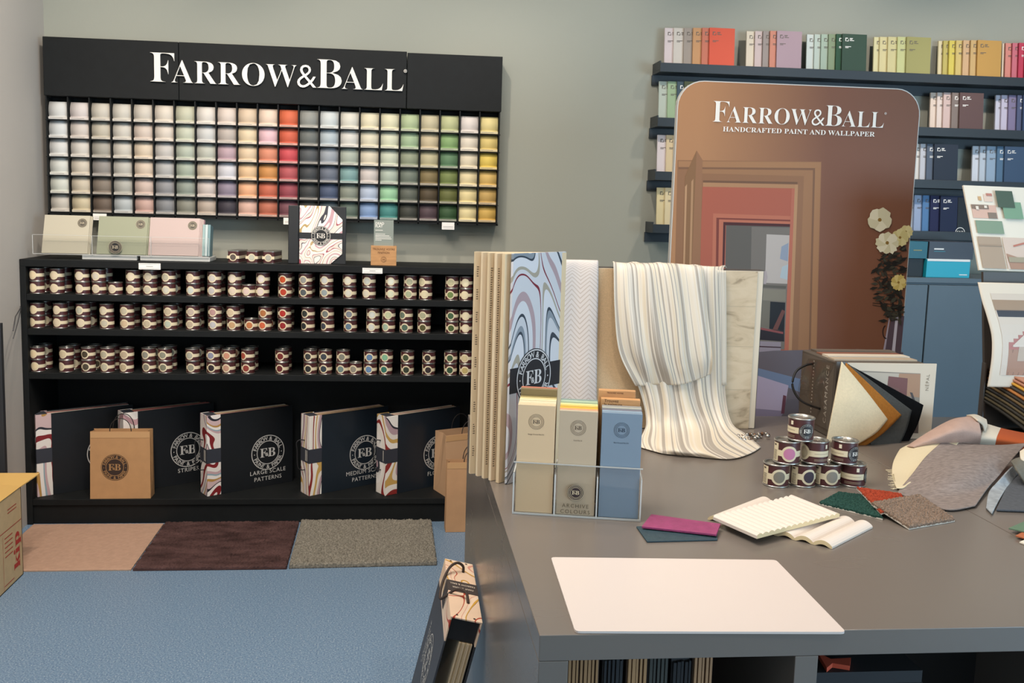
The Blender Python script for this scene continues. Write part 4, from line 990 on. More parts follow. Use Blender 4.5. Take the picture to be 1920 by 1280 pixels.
r = N(nt, 'ShaderNodeValToRGB'); r.color_ramp.elements[0].position = .35; r.color_ramp.elements[0].color = hx('cfc6c0'); r.color_ramp.elements[1].position = .95; r.color_ramp.elements[1].color = hx('b8aba0')
nt.links.new(a4.outputs[0], r.inputs[0]); nt.links.new(r.outputs[0], b.inputs['Base Color'])
rows = [[(.408, YB+.02, z1+.006), (.552, YB+.02, z1+.006)], [(.405, YB-.012, z1+.002), (.551, YB-.012, z1+.002)], [(.405, YB-.014, 1.0), (.556, YB-.02, 1.0)], [(.408, YB-.02, TZ+.01), (.562, YB-.028, TZ+.01)]]
o = patch(rows, 24, 30, lambda u, v: (0, .004*sin(u*11+v*3)*min(1, v*3), 0), .002).build('herringbone_cloth', hm, loc=(0, 0, 0)); tag(o, 'pale grey herringbone cloth hanging over the left end of the fabric book', 'fabric')
# sheer striped fabric
def sheer(name, seed):
    m = bpy.data.materials.new(name); m.use_nodes = True; nt = m.node_tree; b = nt.nodes['Principled BSDF']; out = nt.nodes['Material Output']
    b.inputs['Roughness'].default_value = .55
    uv = N(nt, 'ShaderNodeUVMap'); mp = N(nt, 'ShaderNodeMapping'); mp.inputs['Scale'].default_value = (27, .25, 1); mp.inputs['Location'].default_value = (seed, 0, 0); nt.links.new(uv.outputs[0], mp.inputs[0])
    n = N(nt, 'ShaderNodeTexNoise'); n.inputs['Scale'].default_value = 1.0; n.inputs['Detail'].default_value = 1.5; nt.links.new(mp.outputs[0], n.inputs['Vector'])
    rc = N(nt, 'ShaderNodeValToRGB'); e = rc.color_ramp.elements; e[0].position = .42; e[0].color = hx('bcb1a3'); e[1].position = .48; e[1].color = hx('dcd3c5'); x = e.new(.60); x.color = hx('d6c8b0')
    ra = N(nt, 'ShaderNodeValToRGB'); e = ra.color_ramp.elements; e[0].position = .42; e[0].color = (.66,)*3+(1,); e[1].position = .48; e[1].color = (.97,)*3+(1,)
    nt.links.new(n.outputs[0], rc.inputs[0]); nt.links.new(n.outputs[0], ra.inputs[0]); nt.links.new(rc.outputs[0], b.inputs['Base Color'])
    nt.links.new(ra.outputs[0], b.inputs['Alpha']); return m
def yb(u, v, Y): p = atY(u, v, Y); return (p.x, p.y, p.z)
fold = lambda f, a, ph: (lambda u, v: (.004*sin(u*17+v*5+ph)*v, -abs(a*(.35+.65*min(1, v*2)))*(.5+.5*sin(u*f+ph+1.6*sin(v*3+u*4)))*(1 if v < .86 else max(0, (1-v)/.14))-.010*max(0, v-.8)*5*sin(u*11+ph), (.004*sin(u*f*.7+ph) if v < .1 else 0)))
t = thing('sheer_fabric', 'striped cream sheer fabric draped over the fabric book and pooling on the table', 'fabric', (.76, YB-.02, z1))
w0 = -Vector(t.location)
under = [[(.60, YB+.02, z1+.004), (.70, YB+.02, z1+.004), (.80, YB+.02, z1+.004), (.93, YB+.02, z1+.003)],
         [yb(1152, 508, YB-.012), yb(1215, 507, YB-.012), yb(1280, 510, YB-.012), yb(1356, 512, YB-.012)],
         [yb(1166, 640, YB-.03), yb(1225, 640, YB-.035), yb(1290, 640, YB-.03), yb(1358, 640, YB-.012)],
         [yb(1200, 740, YB-.05), yb(1245, 740, YB-.055), yb(1300, 740, YB-.05), yb(1358, 735, YB-.02)],
         [yb(1210, 790, YB-.08), yb(1250, 800, YB-.10), yb(1320, 800, YB-.10), yb(1368, 790, YB-.06)],
         [tuple(T(1200, 822, TZ+.012)), tuple(T(1255, 836, TZ+.02)), tuple(T(1330, 836, TZ+.02)), tuple(T(1395, 812, TZ+.014))],
         [tuple(T(1204, 838, TZ+.004)), tuple(T(1262, 853, TZ+.004)), tuple(T(1370, 858, TZ+.004)), tuple(T(1430, 840, TZ+.004))]]
patch(under, 110, 60, fold(38, .013, .3), .0012).build('lower_layer', sheer('sheer_stripe', 3), t, loc=w0)
over = [[(.597, YB+.02, z1+.012), (.66, YB+.02, z1+.014), (.74, YB+.02, z1+.012), (.855, YB+.02, z1+.008)],
        [yb(1149, 499, YB-.022), yb(1200, 503, YB-.026), yb(1250, 500, YB-.026), yb(1318, 506, YB-.022)],
        [yb(1152, 580, YB-.05), yb(1205, 580, YB-.055), yb(1262, 580, YB-.055), yb(1325, 580, YB-.04)],
        [yb(1162, 660, YB-.06), yb(1215, 660, YB-.07), yb(1272, 665, YB-.07), yb(1334, 660, YB-.055)],
        [yb(1190, 722, YB-.05), yb(1232, 722, YB-.06), yb(1284, 718, YB-.06), yb(1336, 702, YB-.05)]]
patch(over, 100, 40, fold(30, .012, 1.1), .0012).build('upper_layer', sheer('sheer_stripe', 9), t, loc=w0)
over2 = [[yb(1334, 505, YB-.016), yb(1361, 507, YB-.016)], [yb(1338, 600, YB-.02), yb(1362, 600, YB-.018)], [yb(1340, 722, YB-.022), yb(1362, 722, YB-.022)]]
patch(over2, 16, 20, None, .001).build('side_strip', sheer('sheer_stripe', 5), t, loc=w0)

# ------------------------------------------------------------------ archive card stand
A0 = Vector((.237, 1.78, TZ+.0005)); AR = radians(-11.7)
st = thing('card_stand', 'clear acrylic stand with three pockets marked ARCHIVE COLOURS', 'card holder', A0, AR); SW = .258
B(0, 0, 0, SW, .115, .003).build('stand_base', ACR, st)
B(0, 0, .003, SW, .0025, .108).build('front_plate', ACR, st)
g = MB().box(0, -.0004, .1065, SW, .003, .1085).box(0, -.0006, -.0, SW, .0032, .0035)
g.build('plate_edge', mat('aeb0ad', .2), st)
g = MB()
for x in (0, .0835, .168, SW-.003): g.box(x, .0, .003, x+.0028, .115, .085)
g.build('pocket_wall', ACR, st)
g = MB()
for x in (0, .0835, .168, SW-.003): g.box(x, -.0005, .003, x+.0028, .002, .085); g.box(x, .0, .085, x+.0028, .115, .0862)
g.build('wall_edge', mat('c4c6c3', .2), st)
g = MB(); addmesh(g, MB().disc(1, 36), onfront(.127, -.0012, .052, .0165)); addmesh(g, RNDS, onfront(.127, -.0016, .052, .016), 1)
text(g, 'ARCHIVE', .127, .0205, .0078, M=onfront(0, -.0012, 0), space=1.25, mi=2); text(g, 'COLOURS', .127, .0085, .0078, M=onfront(0, -.0012, 0), space=1.25, mi=2)
g.build('printed_label', [mat('2e2226', .5), mat('cbbd9f', .5), mat('4f4434', .6)], st)
DIRX = Vector((cos(AR), sin(AR), 0)); DIRY = Vector((-sin(AR), cos(AR), 0))
def al(x, y, z): return A0+DIRX*x+DIRY*y+Vector((0, 0, z))
ag = 'stacks of colour cards in the acrylic stand'
for k, (x0, w, h, face_h, cols, lab, nm) in enumerate((
    (.0045, .077, .222, 'd2b894', 'd2b894 d3bf9c d6c8a8 dccda8 cfc08c 8f8050 7c6c48 b06a50', 'stack of tall cream colour cards in the left pocket of the acrylic stand', 'Savage Ground No.213'),
    (.088, .078, .214, 'b8a890', 'b8a890 d99a70 d9a83a d8b860 d8cf90 8fa080 a8bba0 7d9088', 'stack of beige, yellow and green colour cards in the middle pocket', 'Cord No.16'),
    (.1725, .081, .214, '768a9c', '768a9c 879bab 6c6c78 a6a69c 8c8c88', 'stack of blue colour cards in the right pocket of the acrylic stand', 'Blue Ground No.210'))):
    t = thing('colour_card_stack', lab, 'colour cards', al(x0, .004, .0035), AR, ag); cols = cols.split()
    for q, c in enumerate(cols):
        n = 1 if q else 2
        B(.0008, .0005+q*.0115, 0, w-.0008, .0005+q*.0115+.0108, h+(.0012 if q > 2 else 0)+(.014 if q >= len(cols)-2 and k == 0 else 0)+.0006*q).build('colour_card', mat(c, .5), t, bevel=.0006)
    g = MB(); addmesh(g, RNDS, onfront(w/2, 0, h-.034, .0155)); g.ring(.7, .93, 30, M=onfront(w/2, .0003, h-.034, .0155)) if 0 else None
    text(g, nm, w/2, h-.061, .0024, M=onfront(0, 0, 0), off=.01)
    g.build('card_print', mat('5a4f42' if k < 2 else '26384c', .6), t)
t = thing('wooden_block', 'small wooden block with engraved lettering behind the blue colour cards', 'wooden block', al(.170, .066, .0035), AR)
B(.001, 0, 0, .081, .018, .229).build('block', WOOD, t, bevel=.001); B(-.004, .0195, 0, .072, .036, .243).build('rear_block', WOOD, t, bevel=.001)
g = MB(); text(g, 'TROUVEZ VOTRE', .03, .2365, .003, M=onfront(0, .0192, 0), off=.02); text(g, 'Trouvez', .008, .2225, .006, 'l', M=onfront(0, -.0004, 0), off=.01); text(g, 'la peinture', .008, .2148, .006, 'l', M=onfront(0, -.0004, 0), off=.01)
g.build('engraving', mat('5c3a1e', .7), t)

# ------------------------------------------------------------------ leather swatches
def slab3(name, pts, z0, th, m, label, cat='swatch', group=None, em=None, dz=(0, 0, 0, 0)):
    c = T(*pts[0], z0); P = [T(u, v, z0+dz[i]) for i, (u, v) in enumerate(pts)]; n = len(P)
    vs = [tuple(p-c) for p in P]+[tuple(p-c+Vector((0, 0, th))) for p in P]
    fs = [tuple(range(n))[::-1], tuple(range(n, 2*n))]+[(i, (i+1) % n, (i+1) % n+n, i+n) for i in range(n)]
    a = sum((P[i].x*P[(i+1) % n].y-P[(i+1) % n].x*P[i].y) for i in range(n))
    if a < 0: fs = [f[::-1] for f in fs]
    g = MB().add(vs, fs); g.m[0] = 1
    o = g.build(name, [m, em or m], loc=c, bevel=.0006); tag(o, label, cat, group); return o
sg = 'embossed swatches left of the mouldings'
slab3('leather_swatch', [(1213, 1017), (1345, 1013.5), (1345, 984), (1193, 989)], TZ+.0005, .003, mat('2a4048', .5, bump=.5, bscale=90, noise=.1), 'dark teal embossed swatch under the magenta one', group=sg, dz=(0, 0, .003, 0))
slab3('leather_swatch', [(1203, 990), (1343, 1005), (1351, 985), (1221, 967)], TZ+.006, .004, mat('8c3560', .55, bump=.6, bscale=70, noise=.12), 'magenta embossed swatch lying on a dark teal one', group=sg, dz=(0, .001, .004, .002))

# ------------------------------------------------------------------ white mouldings
WM = mat('dccfc2', .45); WE = mat('dcc79c', .7)
def moulding(name, label, A, Bp, Cc, Dd, n, amp, th, z0, arch, gap=None):
    """A near-left, Bp near-right, Cc far-right, Dd far-left (world points); n flutes across A->B"""
    A, Bp, Cc, Dd = [Vector(q) for q in (A, Bp, Cc, Dd)]; o = A.copy(); S_ = n*10
    g = MB(); vs = []; up = Vector((0, 0, 1))
    prof = []
    for i in range(S_+1):
        u = i/S_; f = (u*n) % 1 if i < S_ else 1.0
        s = abs(sin(pi*u*n)) if amp else 0
        prof.append((u, th+amp*s**.8, (max(0, amp*.9*s-.003) if arch else 0)))
    for (P, Q) in ((A, Bp), (Dd, Cc)):
        for u, zt_, zb_ in prof: p = P.lerp(Q, u)-o; vs.append(tuple(p+up*zt_)); 
        for u, zt_, zb_ in prof: p = P.lerp(Q, u)-o; vs.append(tuple(p+up*zb_))
    m = S_+1
    for i in range(S_):
        g.f.append((i, i+1, 2*m+i+1, 2*m+i)); g.m.append(0)
        g.f.append((m+i, 3*m+i, 3*m+i+1, m+i+1)); g.m.append(0)
        g.f.append((i, m+i, m+i+1, i+1)); g.m.append(1)
        g.f.append((2*m+i, 2*m+i+1, 3*m+i+1, 3*m+i)); g.m.append(1)
    g.f.append((0, 2*m, 3*m, m)); g.m.append(0); g.f.append((S_, m+S_, 3*m+S_, 2*m+S_)); g.m.append(0)
    g.sm = [False]*len(g.f); g.v = vs
    ob_ = g.build(name, [WM, WE], loc=o); tag(ob_, label, 'moulding', 'white fluted moulding samples'); return ob_
z = TZ+.0005
moulding('fluted_moulding', 'white moulding sample with broad arched flutes lying flat on the table', T(1327, 974, z), T(1560, 1029, z), T(1636, 990, z), T(1420, 938, z), 7, .0085, .004, z, True)
moulding('fluted_moulding', 'white panel sample with fine flutes resting on top of the broad fluted moulding', T(1419, 1010, TZ+.0135), T(1574, 969, TZ+.0145), T(1487, 934, TZ+.016), T(1337, 974, TZ+.014), 15, .0034, .006, z, False)

# ------------------------------------------------------------------ carpet swatches on the table
tg2 = 'pile carpet swatches on the table'
def cs(pts, z0, th, h, lab, zs=(0, 0, 0, 0), nx=46):
    q = [tuple(T(u, v, z0+zs[i]))[:2]+(zs[i],) for i, (u, v) in enumerate(pts)]
    carpet('carpet_swatch', q, z0, th, mat(h, .95, noise=.38, nscale=260, bump=.7, bscale=420, spec=.1), lab, 'carpet swatch', tg2, .0016, nx, nx, mat('c9c1b4', .8))
cs([(1536, 946), (1655, 975), (1632, 934), (1572, 927)], TZ+.0005, .008, '2c4a42', 'dark green pile carpet swatch, bottom of the three by the pots')
cs([(1652, 965), (1700, 948), (1690, 930), (1606, 917)], TZ+.010, .007, 'a2452f', 'orange-red pile carpet swatch between the green and brown ones')
cs([(1704, 993), (1790, 978), (1724, 932), (1634, 947)], TZ+.0005, .009, '857263', 'brown pile carpet swatch with a pale backing, on top at right', (0, 0, .012, .016))

# ------------------------------------------------------------------ binder box with fabric fan
t = thing('fabric_binder', 'grey fabric binder box lettered CASAMANCE with a NÉPAL picture card, standing on the table', 'sample binder', (1.205, 2.385, TZ+.0005))
o0 = -Vector(t.location); X0, X1, Y0, Y1 = 1.207, 1.497, 2.388, 2.60; zt_ = atY(1572, 677, Y0).z
GB = mat('5f564c', .7, noise=.05, nscale=120, bump=.3, bscale=400)
def c6(mb, name, m, **k): return mb.build(name, m, t, loc=o0, **k)
c6(B(X0, Y0+.004, TZ+.001, X1-.03, Y1, zt_-.003), 'box_body', GB, bevel=.002)
c6(B(X0-.001, Y0+.006, TZ+.02, X0-.0002, Y1-.006, zt_-.01), 'side_cover', mat('6b6258', .5))
for q in range(4): c6(B(X0+.01+.004*q, Y0+.03+.045*q, zt_-.003, X1-.036+.004*q, Y0+.03+.045*q+.038, zt_+.001+.002*(q % 2)), 'inner_book', mat(['b9a68e', 'd9cbb6', '8c5c48', '6b5f52'][q], .7))
pc0 = atY(1590, 688, Y0); 
c6(B(X0+.02, Y0-.002, TZ+.001, X1+.003, Y0+.002, zt_-.004), 'picture_card', mat('d9c8b0', .5))
FX = lambda u, v: atY(u, v, Y0-.0024)
def quad(h, pts, y=Y0-.0024): 
    v = [atY(u, w_, y) for u, w_ in pts]; return [(p.x, y, p.z) for p in v]
g = MB(); ms = []
for k, (h, pts) in enumerate((('8a7d6c', [(1600, 694), (1726, 700), (1722, 812), (1600, 805)]), ('b9ab97', [(1605, 697), (1690, 700), (1688, 740), (1605, 736)]), ('a77c58', [(1686, 700), (1726, 701), (1724, 745), (1680, 740)]),
        ('6b2f1e', [(1666, 705), (1702, 709), (1700, 742), (1690, 746), (1662, 738)]), ('6b3a26', [(1664, 722), (1686, 728), (1686, 740), (1660, 732)]), ('3f2c22', [(1706, 735), (1711, 736), (1719, 760), (1716, 762)]), ('5b4636', [(1706, 755), (1723, 756), (1721, 812), (1700, 811)]))):
    g.add(quad(h, pts, Y0-.0024-.0001*k), [(0, 1, 2, 3)] if len(pts) == 4 else [tuple(range(len(pts)))], k); ms.append(mat(h, .45))
c6(g, 'card_photograph', ms)
g = MB(); a = atY(1741, 732, Y0-.003)
text(g, 'NÉPAL', 0, 0, .0095, 'l', M=Matrix.Translation((a.x, Y0-.0026, a.z)) @ Matrix.Rotation(-pi/2, 4, 'Y') @ VX, space=1.25)
c6(g, 'card_lettering', mat('8a7a66', .6))
g = MB(); a = atY(1553, 800, Y0-.003)
# spine lettering on the front-left corner strip
c6(B(X0, Y0-.004, TZ+.001, X0+.032, Y0+.004, zt_), 'front_spine', mat('574f48', .35), bevel=.001)
g = MB(); text(g, 'CASAMANCE', 0, 0, .016, 'l', M=Matrix.Translation((X0-.0014, Y0+.034, TZ+.035)) @ Matrix(((0, 0, -1, 0), (0, 1, 0, 0), (1, 0, 0, 0), (0, 0, 0, 1))), space=1.35, width=.165)
c6(g, 'spine_lettering', mat('cfc8bc', .5))
g = MB()
for q in range(16): g.box(X0-.0022, Y0+.125, zt_-.02-.010*q-.004, X0-.0012, Y0+.13, zt_-.02-.010*q)
c6(g, 'side_lettering', mat('c4bcb0', .5))
pts = [(X0-.002, Y0+.13, zt_-.03), (X0-.03, Y0+.12, zt_-.033), (X0-.062, Y0+.11, zt_-.05), (X0-.075, Y0+.10, zt_-.085), (X0-.066, Y0+.09, zt_-.115), (X0-.045, Y0+.08, zt_-.135), (X0-.002, Y0+.07, zt_-.15)]
c6(MB().tube(pts, .0034, 8, smooth=5), 'cord_handle', mat('14110f', .5))
sh = patch([[(X0-.004, Y0-.007, zt_-.0), (X0-.004, Y1-.05, zt_-.02)], [(X0-.030, Y0-.0, zt_-.09), (X0-.045, Y1-.09, zt_-.1)], [(X0-.012, Y0-.004, TZ+.02), (X0-.014, Y1-.05, TZ+.02)]], 14, 14, lambda u, v: (.002*sin(u*9+v*4), 0, 0), .0006)
c6(sh, 'plastic_sleeve', glass('clear_film', (.9, .89, .88, 1), .03, .10))
# fabric fan hanging from the binder corner
fg = 'felt fabric swatches fanned from the binder corner'
def fan(Y, c, lab, m, bulge):
    """c: top pin, left-bottom, bottom tip, right tip (pixels)"""
    TL, LB, BT, RT_ = [Vector(atY(u, v, Y+dy)) for u, v, dy in c]
    t_ = thing('felt_swatch', lab, 'fabric swatch', TL, 0, fg)
    r0 = [TL, TL.lerp(RT_, .5)+Vector((0, bulge*.6, 0)), RT_]; r2 = [LB, LB.lerp(BT, .5)+Vector((0, -.004, 0)), BT]
    mid = [TL.lerp(LB, .5)+Vector((-.006, bulge, 0)), TL.lerp(BT, .5)+Vector((0, bulge*1.3, 0)), RT_.lerp(BT, .5)+Vector((.003, bulge, 0))]
    patch([[p-TL for p in r0], [p-TL for p in mid], [p-TL for p in r2]], 20, 20, None, .003).build('felt_sheet', m, t_)
def felt(h, n=.1): return mat(h, .92, noise=n, nscale=160, bump=.35, bscale=500, spec=.15)
fan(2.372, [(1592, 684, 0), (1632, 838, -.03), (1704, 826, -.005), (1731, 759, 0)], 'black felt swatch, rearmost of the fabric fan', felt('0c0c0d'), -.004)
fan(2.362, [(1590, 682, 0), (1634, 839, -.04), (1680, 843, -.02), (1709, 769, 0)], 'dark grey felt swatch in front of the black one in the fan', felt('4a4a47'), -.006)
fan(2.350, [(1586, 680, 0), (1580, 826, -.04), (1610, 844, -.03), (1690, 778, 0)], 'mustard ochre felt swatch in the middle of the fabric fan', felt('a0662a'), -.008)
fan(2.336, [(1578, 678, .0), (1549, 828, -.035), (1608, 832, -.03), (1664, 786, 0)], 'cream felt swatch at the front of the fabric fan', felt('dccbaa', .04), -.012)

# ------------------------------------------------------------------ beaded tassel
g = MB(); rr = random.Random(4); t = thing('beaded_tassel', 'metallic beaded tassel lying beside the fabric book', 'tassel', T(1410, 822, TZ))
o0 = -Vector(t.location)
for i in range(46):
    f = rr.random(); u = 1378+66*f; v = 822-8*f+rr.uniform(-7, 7)*(1-.6*f); rad = rr.uniform(.0035, .0065)*(1-.3*f)
    p = T(u, v, TZ+rad+rr.uniform(0, .008)); pr = [(rad*sin(pi*q/6), -rad*cos(pi*q/6)*1.1) for q in range(7)]
    g.lathe(pr, 10, rr.choice([0, 0, 1, 2]), Matrix.Translation(p) @ Matrix.Rotation(rr.uniform(0, 3), 4, 'X'))
g.build('beads', [mat('9d958c', .22, .9), mat('6b4c38', .3, .6), mat('ded8cf', .2, .9)], t, loc=o0)

# ------------------------------------------------------------------ heap of fabrics
hg = 'fabric samples heaped on the table'
def cloth(label, rows, m, th=.003, disp=None, nu=40, nv=40, name='fabric_piece', mats=None):
    R_ = [[Vector(atY(u, v, Y)) for u, v, Y in r] for r in rows]
    for r_ in R_:
        for p in r_: p.z = max(p.z, TZ+.004)
    o = R_[0][0].copy(); g = patch([[p-o for p in r] for r in R_], nu, nv, disp, th); ob_ = g.build(name, m, loc=o); tag(ob_, label, 'fabric', hg); return ob_
bp = lambda u, v: (u, v, T(u, v, TZ+.004).y)
wr = lambda a, f, g_=3: (lambda u, v: (0, a*sin(u*f+v*g_), a*.6*sin(v*f*.8+u*2)))
GREYC = mat('8d817b', .95, noise=.22, nscale=70, bump=.4, bscale=400, spec=.1, stretch=(1, 3, 3))
# filler roll: peach roll
cloth('rolled peach-beige fabric at the back left of the fabric heap', [[(1690, 843, 2.24), (1740, 818, 2.25), (1790, 790, 2.26), (1819, 779, 2.28)], [(1700, 838, 2.16), (1745, 808, 2.17), (1790, 786, 2.19), (1832, 785, 2.2)], [(1712, 838, 2.13), (1752, 822, 2.12), (1796, 806, 2.12), (1839, 812, 2.14)], [(1722, 842, 2.15), (1762, 836, 2.14), (1800, 834, 2.14), (1836, 836, 2.16)]], mat('b5988a', .9, noise=.06, nscale=40, bump=.25, bscale=300))
cloth('white fabric end folded over the top of the peach roll', [[(1812, 779, 2.29), (1830, 778, 2.30), (1849, 787, 2.31)], [(1822, 780, 2.21), (1838, 786, 2.22), (1850, 797, 2.23)], [(1833, 788, 2.17), (1842, 796, 2.175), (1846, 808, 2.18)]], mat('d8ccb8', .9, bump=.25, bscale=300), .004)
cloth('off-white fabric with a broad orange stripe running out of frame at right', [[(1847, 794, 2.30), (1890, 806, 2.32), (1960, 818, 2.34), (2040, 826, 2.36)], [(1842, 806, 2.20), (1885, 815, 2.21), (1950, 826, 2.22), (2040, 834, 2.24)], [(1838, 822, 2.16), (1882, 826, 2.17), (1945, 834, 2.18), (2040, 842, 2.2)], [(1834, 840, 2.19), (1880, 842, 2.2), (1940, 845, 2.2), (2040, 852, 2.22)]], 'x' and None or None) if 0 else None
om, nt, b = newmat('orange_striped_cloth'); b.inputs['Roughness'].default_value = .9
uvn = N(nt, 'ShaderNodeUVMap'); sp = N(nt, 'ShaderNodeSeparateXYZ'); nt.links.new(uvn.outputs[0], sp.inputs[0]); r = N(nt, 'ShaderNodeValToRGB'); r.color_ramp.interpolation = 'CONSTANT'
e = r.color_ramp.elements; e[0].color = hx('d8ccb8'); e[1].position = .25; e[1].color = hx('b4501e'); x = e.new(.62); x.color = hx('d8ccb8'); nt.links.new(sp.outputs[0], r.inputs[0]); nt.links.new(r.outputs[0], b.inputs['Base Color'])
cloth('off-white fabric with a broad orange stripe at the right of the fabric heap', [[(1847, 794, 2.30), (1890, 806, 2.32), (1960, 818, 2.34), (2040, 826, 2.36)], [(1842, 806, 2.20), (1885, 815, 2.21), (1950, 826, 2.22), (2040, 834, 2.24)], [(1838, 822, 2.16), (1880, 826, 2.17), (1945, 834, 2.18), (2040, 842, 2.2)], [(1834, 840, 2.19), (1878, 842, 2.2), (1940, 845, 2.2), (2040, 852, 2.22)]], om)
cloth('cream frayed fabric under the left side of the grey cloth', [[(1688, 842, 2.17), (1720, 830, 2.16), (1760, 826, 2.15), (1800, 828, 2.14)], [(1676, 868, 2.10), (1705, 858, 2.09), (1742, 850, 2.08), (1780, 850, 2.07)], [bp(1674, 890), (1700, 888, 2.03), (1725, 880, 2.02), (1760, 880, 2.0)], [bp(1681, 916), bp(1695, 915), (1715, 905, 1.95), (1750, 905, 1.95)]], mat('d4c6a6', .92, bump=.3, bscale=300), .002, wr(.003, 9))
g = MB(); rr = random.Random(9)
cloth('large warm grey woven cloth spread over the front of the fabric heap', [[(1772, 824, 2.15), (1815, 833, 2.13), (1870, 835, 2.12), (1925, 832, 2.12)], [(1738, 856, 2.06), (1792, 858, 2.03), (1850, 858, 2.02), (1900, 860, 2.03)], [(1712, 889, 1.99), (1768, 895, 1.93), (1825, 895, 1.93), (1872, 893, 1.96)], [bp(1690, 914), (1745, 930, 1.875), (1805, 927, 1.87), (1853, 914, 1.91)], [bp(1683, 923), bp(1730, 942), bp(1781, 957), bp(1828, 949)]], GREYC, .0025, wr(.002, 7))
g = MB()
for i in range(26):
    f = i/25; a = T(1674+8*f, 880+36*f, TZ+.004); d = Vector((-.006-rr.random()*.012, -rr.uniform(-.004, .008), rr.uniform(-.002, .003))); g.tube([a, a+d*.5, a+d], .0006, 4)
o = g.build('frayed_threads', mat('e0d2b0', .9)); 
for q in bpy.data.objects:
    if q.get('label', '').startswith('cream frayed'): o.parent = q; o.location = -q.location
cloth('pale denim blue cloth strip hanging below the grey cloth', [[(1897, 874, 2.02), (1908, 888, 2.03)], [(1876, 897, 1.95), (1893, 912, 1.96)], [bp(1855, 922), (1878, 938, 1.875)], [bp(1849, 952), bp(1860, 963)]], mat('9aa0a4', .9, noise=.2, nscale=60, bump=.3, bscale=300), .004, nu=14, nv=30)
cloth('dark slate felt lying flat at the right edge under the heap', [[(1903, 884, 2.07), (1940, 890, 2.07), (1990, 892, 2.07)], [bp(1880, 930), bp(1925, 930), bp(1985, 930)], [bp(1868, 956), bp(1920, 958), bp(1985, 960)]], mat('52555a', .92, noise=.15, nscale=120, bump=.3, bscale=300), .004)
cloth('light grey cloth lying flat below the dark slate felt at the right edge', [[bp(1905, 940), bp(1935, 932), bp(1990, 930)], [bp(1888, 955), bp(1925, 962), bp(1985, 966)]], mat('98928a', .92, bump=.3, bscale=300), .004, nv=12) if 0 else None
cloth('olive grey folded fabric at the right edge of the heap', [[(1896, 866, 2.0), (1918, 858, 2.0), (1980, 862, 2.0)], [(1905, 880, 1.95), (1925, 885, 1.95), (1985, 900, 1.95)], [(1925, 925, 1.93), (1945, 930, 1.93), (1990, 940, 1.93)]], mat('6d6a60', .92, noise=.1, nscale=100, bump=.3, bscale=300), .006)
cloth('cream cloth corner folded at the right edge above the olive fabric', [[(1912, 847, 2.03), (1935, 836, 2.05), (1975, 838, 2.05)], [(1914, 860, 1.99), (1938, 862, 1.99), (1980, 864, 1.99)], [(1926, 868, 1.98), (1945, 876, 1.98), (1980, 880, 1.98)]], mat('e0d4be', .9, bump=.2, bscale=300), .004)
# small colour samples at the right edge
cg2 = 'colour samples at the right edge of the table'
slab3('colour_sample', [(1911, 1018), (1990, 1046), (2010, 1034), (1935, 1008)], TZ+.0005, .003, mat('e4dccb', .6), 'white sample card at the bottom of the small right-edge stack', 'sample card', cg2)
slab3('colour_sample', [(1904, 1006), (1995, 1030), (2015, 1010), (1935, 990)], TZ+.004, .003, mat('b0643e', .6), 'terracotta sample card between the green and white ones', 'sample card', cg2)
slab3('colour_sample', [(1891, 992), (1985, 1012), (2010, 985), (1930, 975)], TZ+.0075, .003, mat('5f7a62', .6), 'green sample card on top of the small right-edge stack', 'sample card', cg2, mat('cdb48a', .6))

# ------------------------------------------------------------------ sample case with picture cards at the right edge
YC = 2.36
a = atY(1846, 780, YC)
a = atY(1842, 530, YC+.15)
t = thing('fabric_case', 'dark grey open case holding a slanted pile of fabric samples at the right edge', 'sample case', (a.x, YC, TZ+.0005)); ztop = atY(1843, 510, YC+.15).z-TZ
CG_ = mat('4f4a45', .5)
MB().prism([(.05, 0), (.44, 0), (.44, ztop), (0, ztop)], .15, .16).build('back_wall', CG_, t); sw = atY(1842, 760, YC+.13).x-a.x
B(sw, .132, 0, sw+.005, .149, .20).build('side_wall', CG_, t); B(sw+.006, .05, 0, .434, .149, .004).build('case_floor', CG_, t); B(.434, .05, 0, .44, .149, .19).build('side_wall', CG_, t)
pg = 'fabric samples piled in the case'
hs = ['2b2822', '4f4630', '38342c', '5a4e34', '2c2a28', '6b5636', '3c362e', 'b8763c', '45403a', 'cf9a3a', 'b98268', 'c08a70']
nms = ['black-brown', 'olive', 'dark brown', 'khaki', 'charcoal', 'tan', 'umber', 'orange', 'slate brown', 'mustard', 'dusky pink', 'pale salmon']
for i, h in enumerate(hs):
    zz_ = .012+i*.0092; x0_ = .010+.0018*i; xf = .05+.0035*i
    x0_ += sw-.008
    rows = [[(x0_, .140, zz_+.078), (x0_+.12, .140, zz_+.080), (.42, .140, zz_+.078)], [(x0_+xf*.35, .06, zz_+.052), (x0_+.14, .06, zz_+.054), (.42, .06, zz_+.052)], [(x0_+xf, -.035-.003*(i % 3), zz_+.004), (x0_+.17, -.040-.003*(i % 2), zz_+.002), (.42, -.04, zz_+.004)]]
    o = patch(rows, 26, 12, lambda u, v: (0, 0, .003*sin(u*14+i*.7)*v), .006).build('fabric_sample', mat(h, .85, bump=.3, bscale=300), loc=tuple(t.location)); tag(o, f'{nms[i]} fabric sample, {ORD[i]} from the bottom of the pile in the case', 'fabric sample', pg)
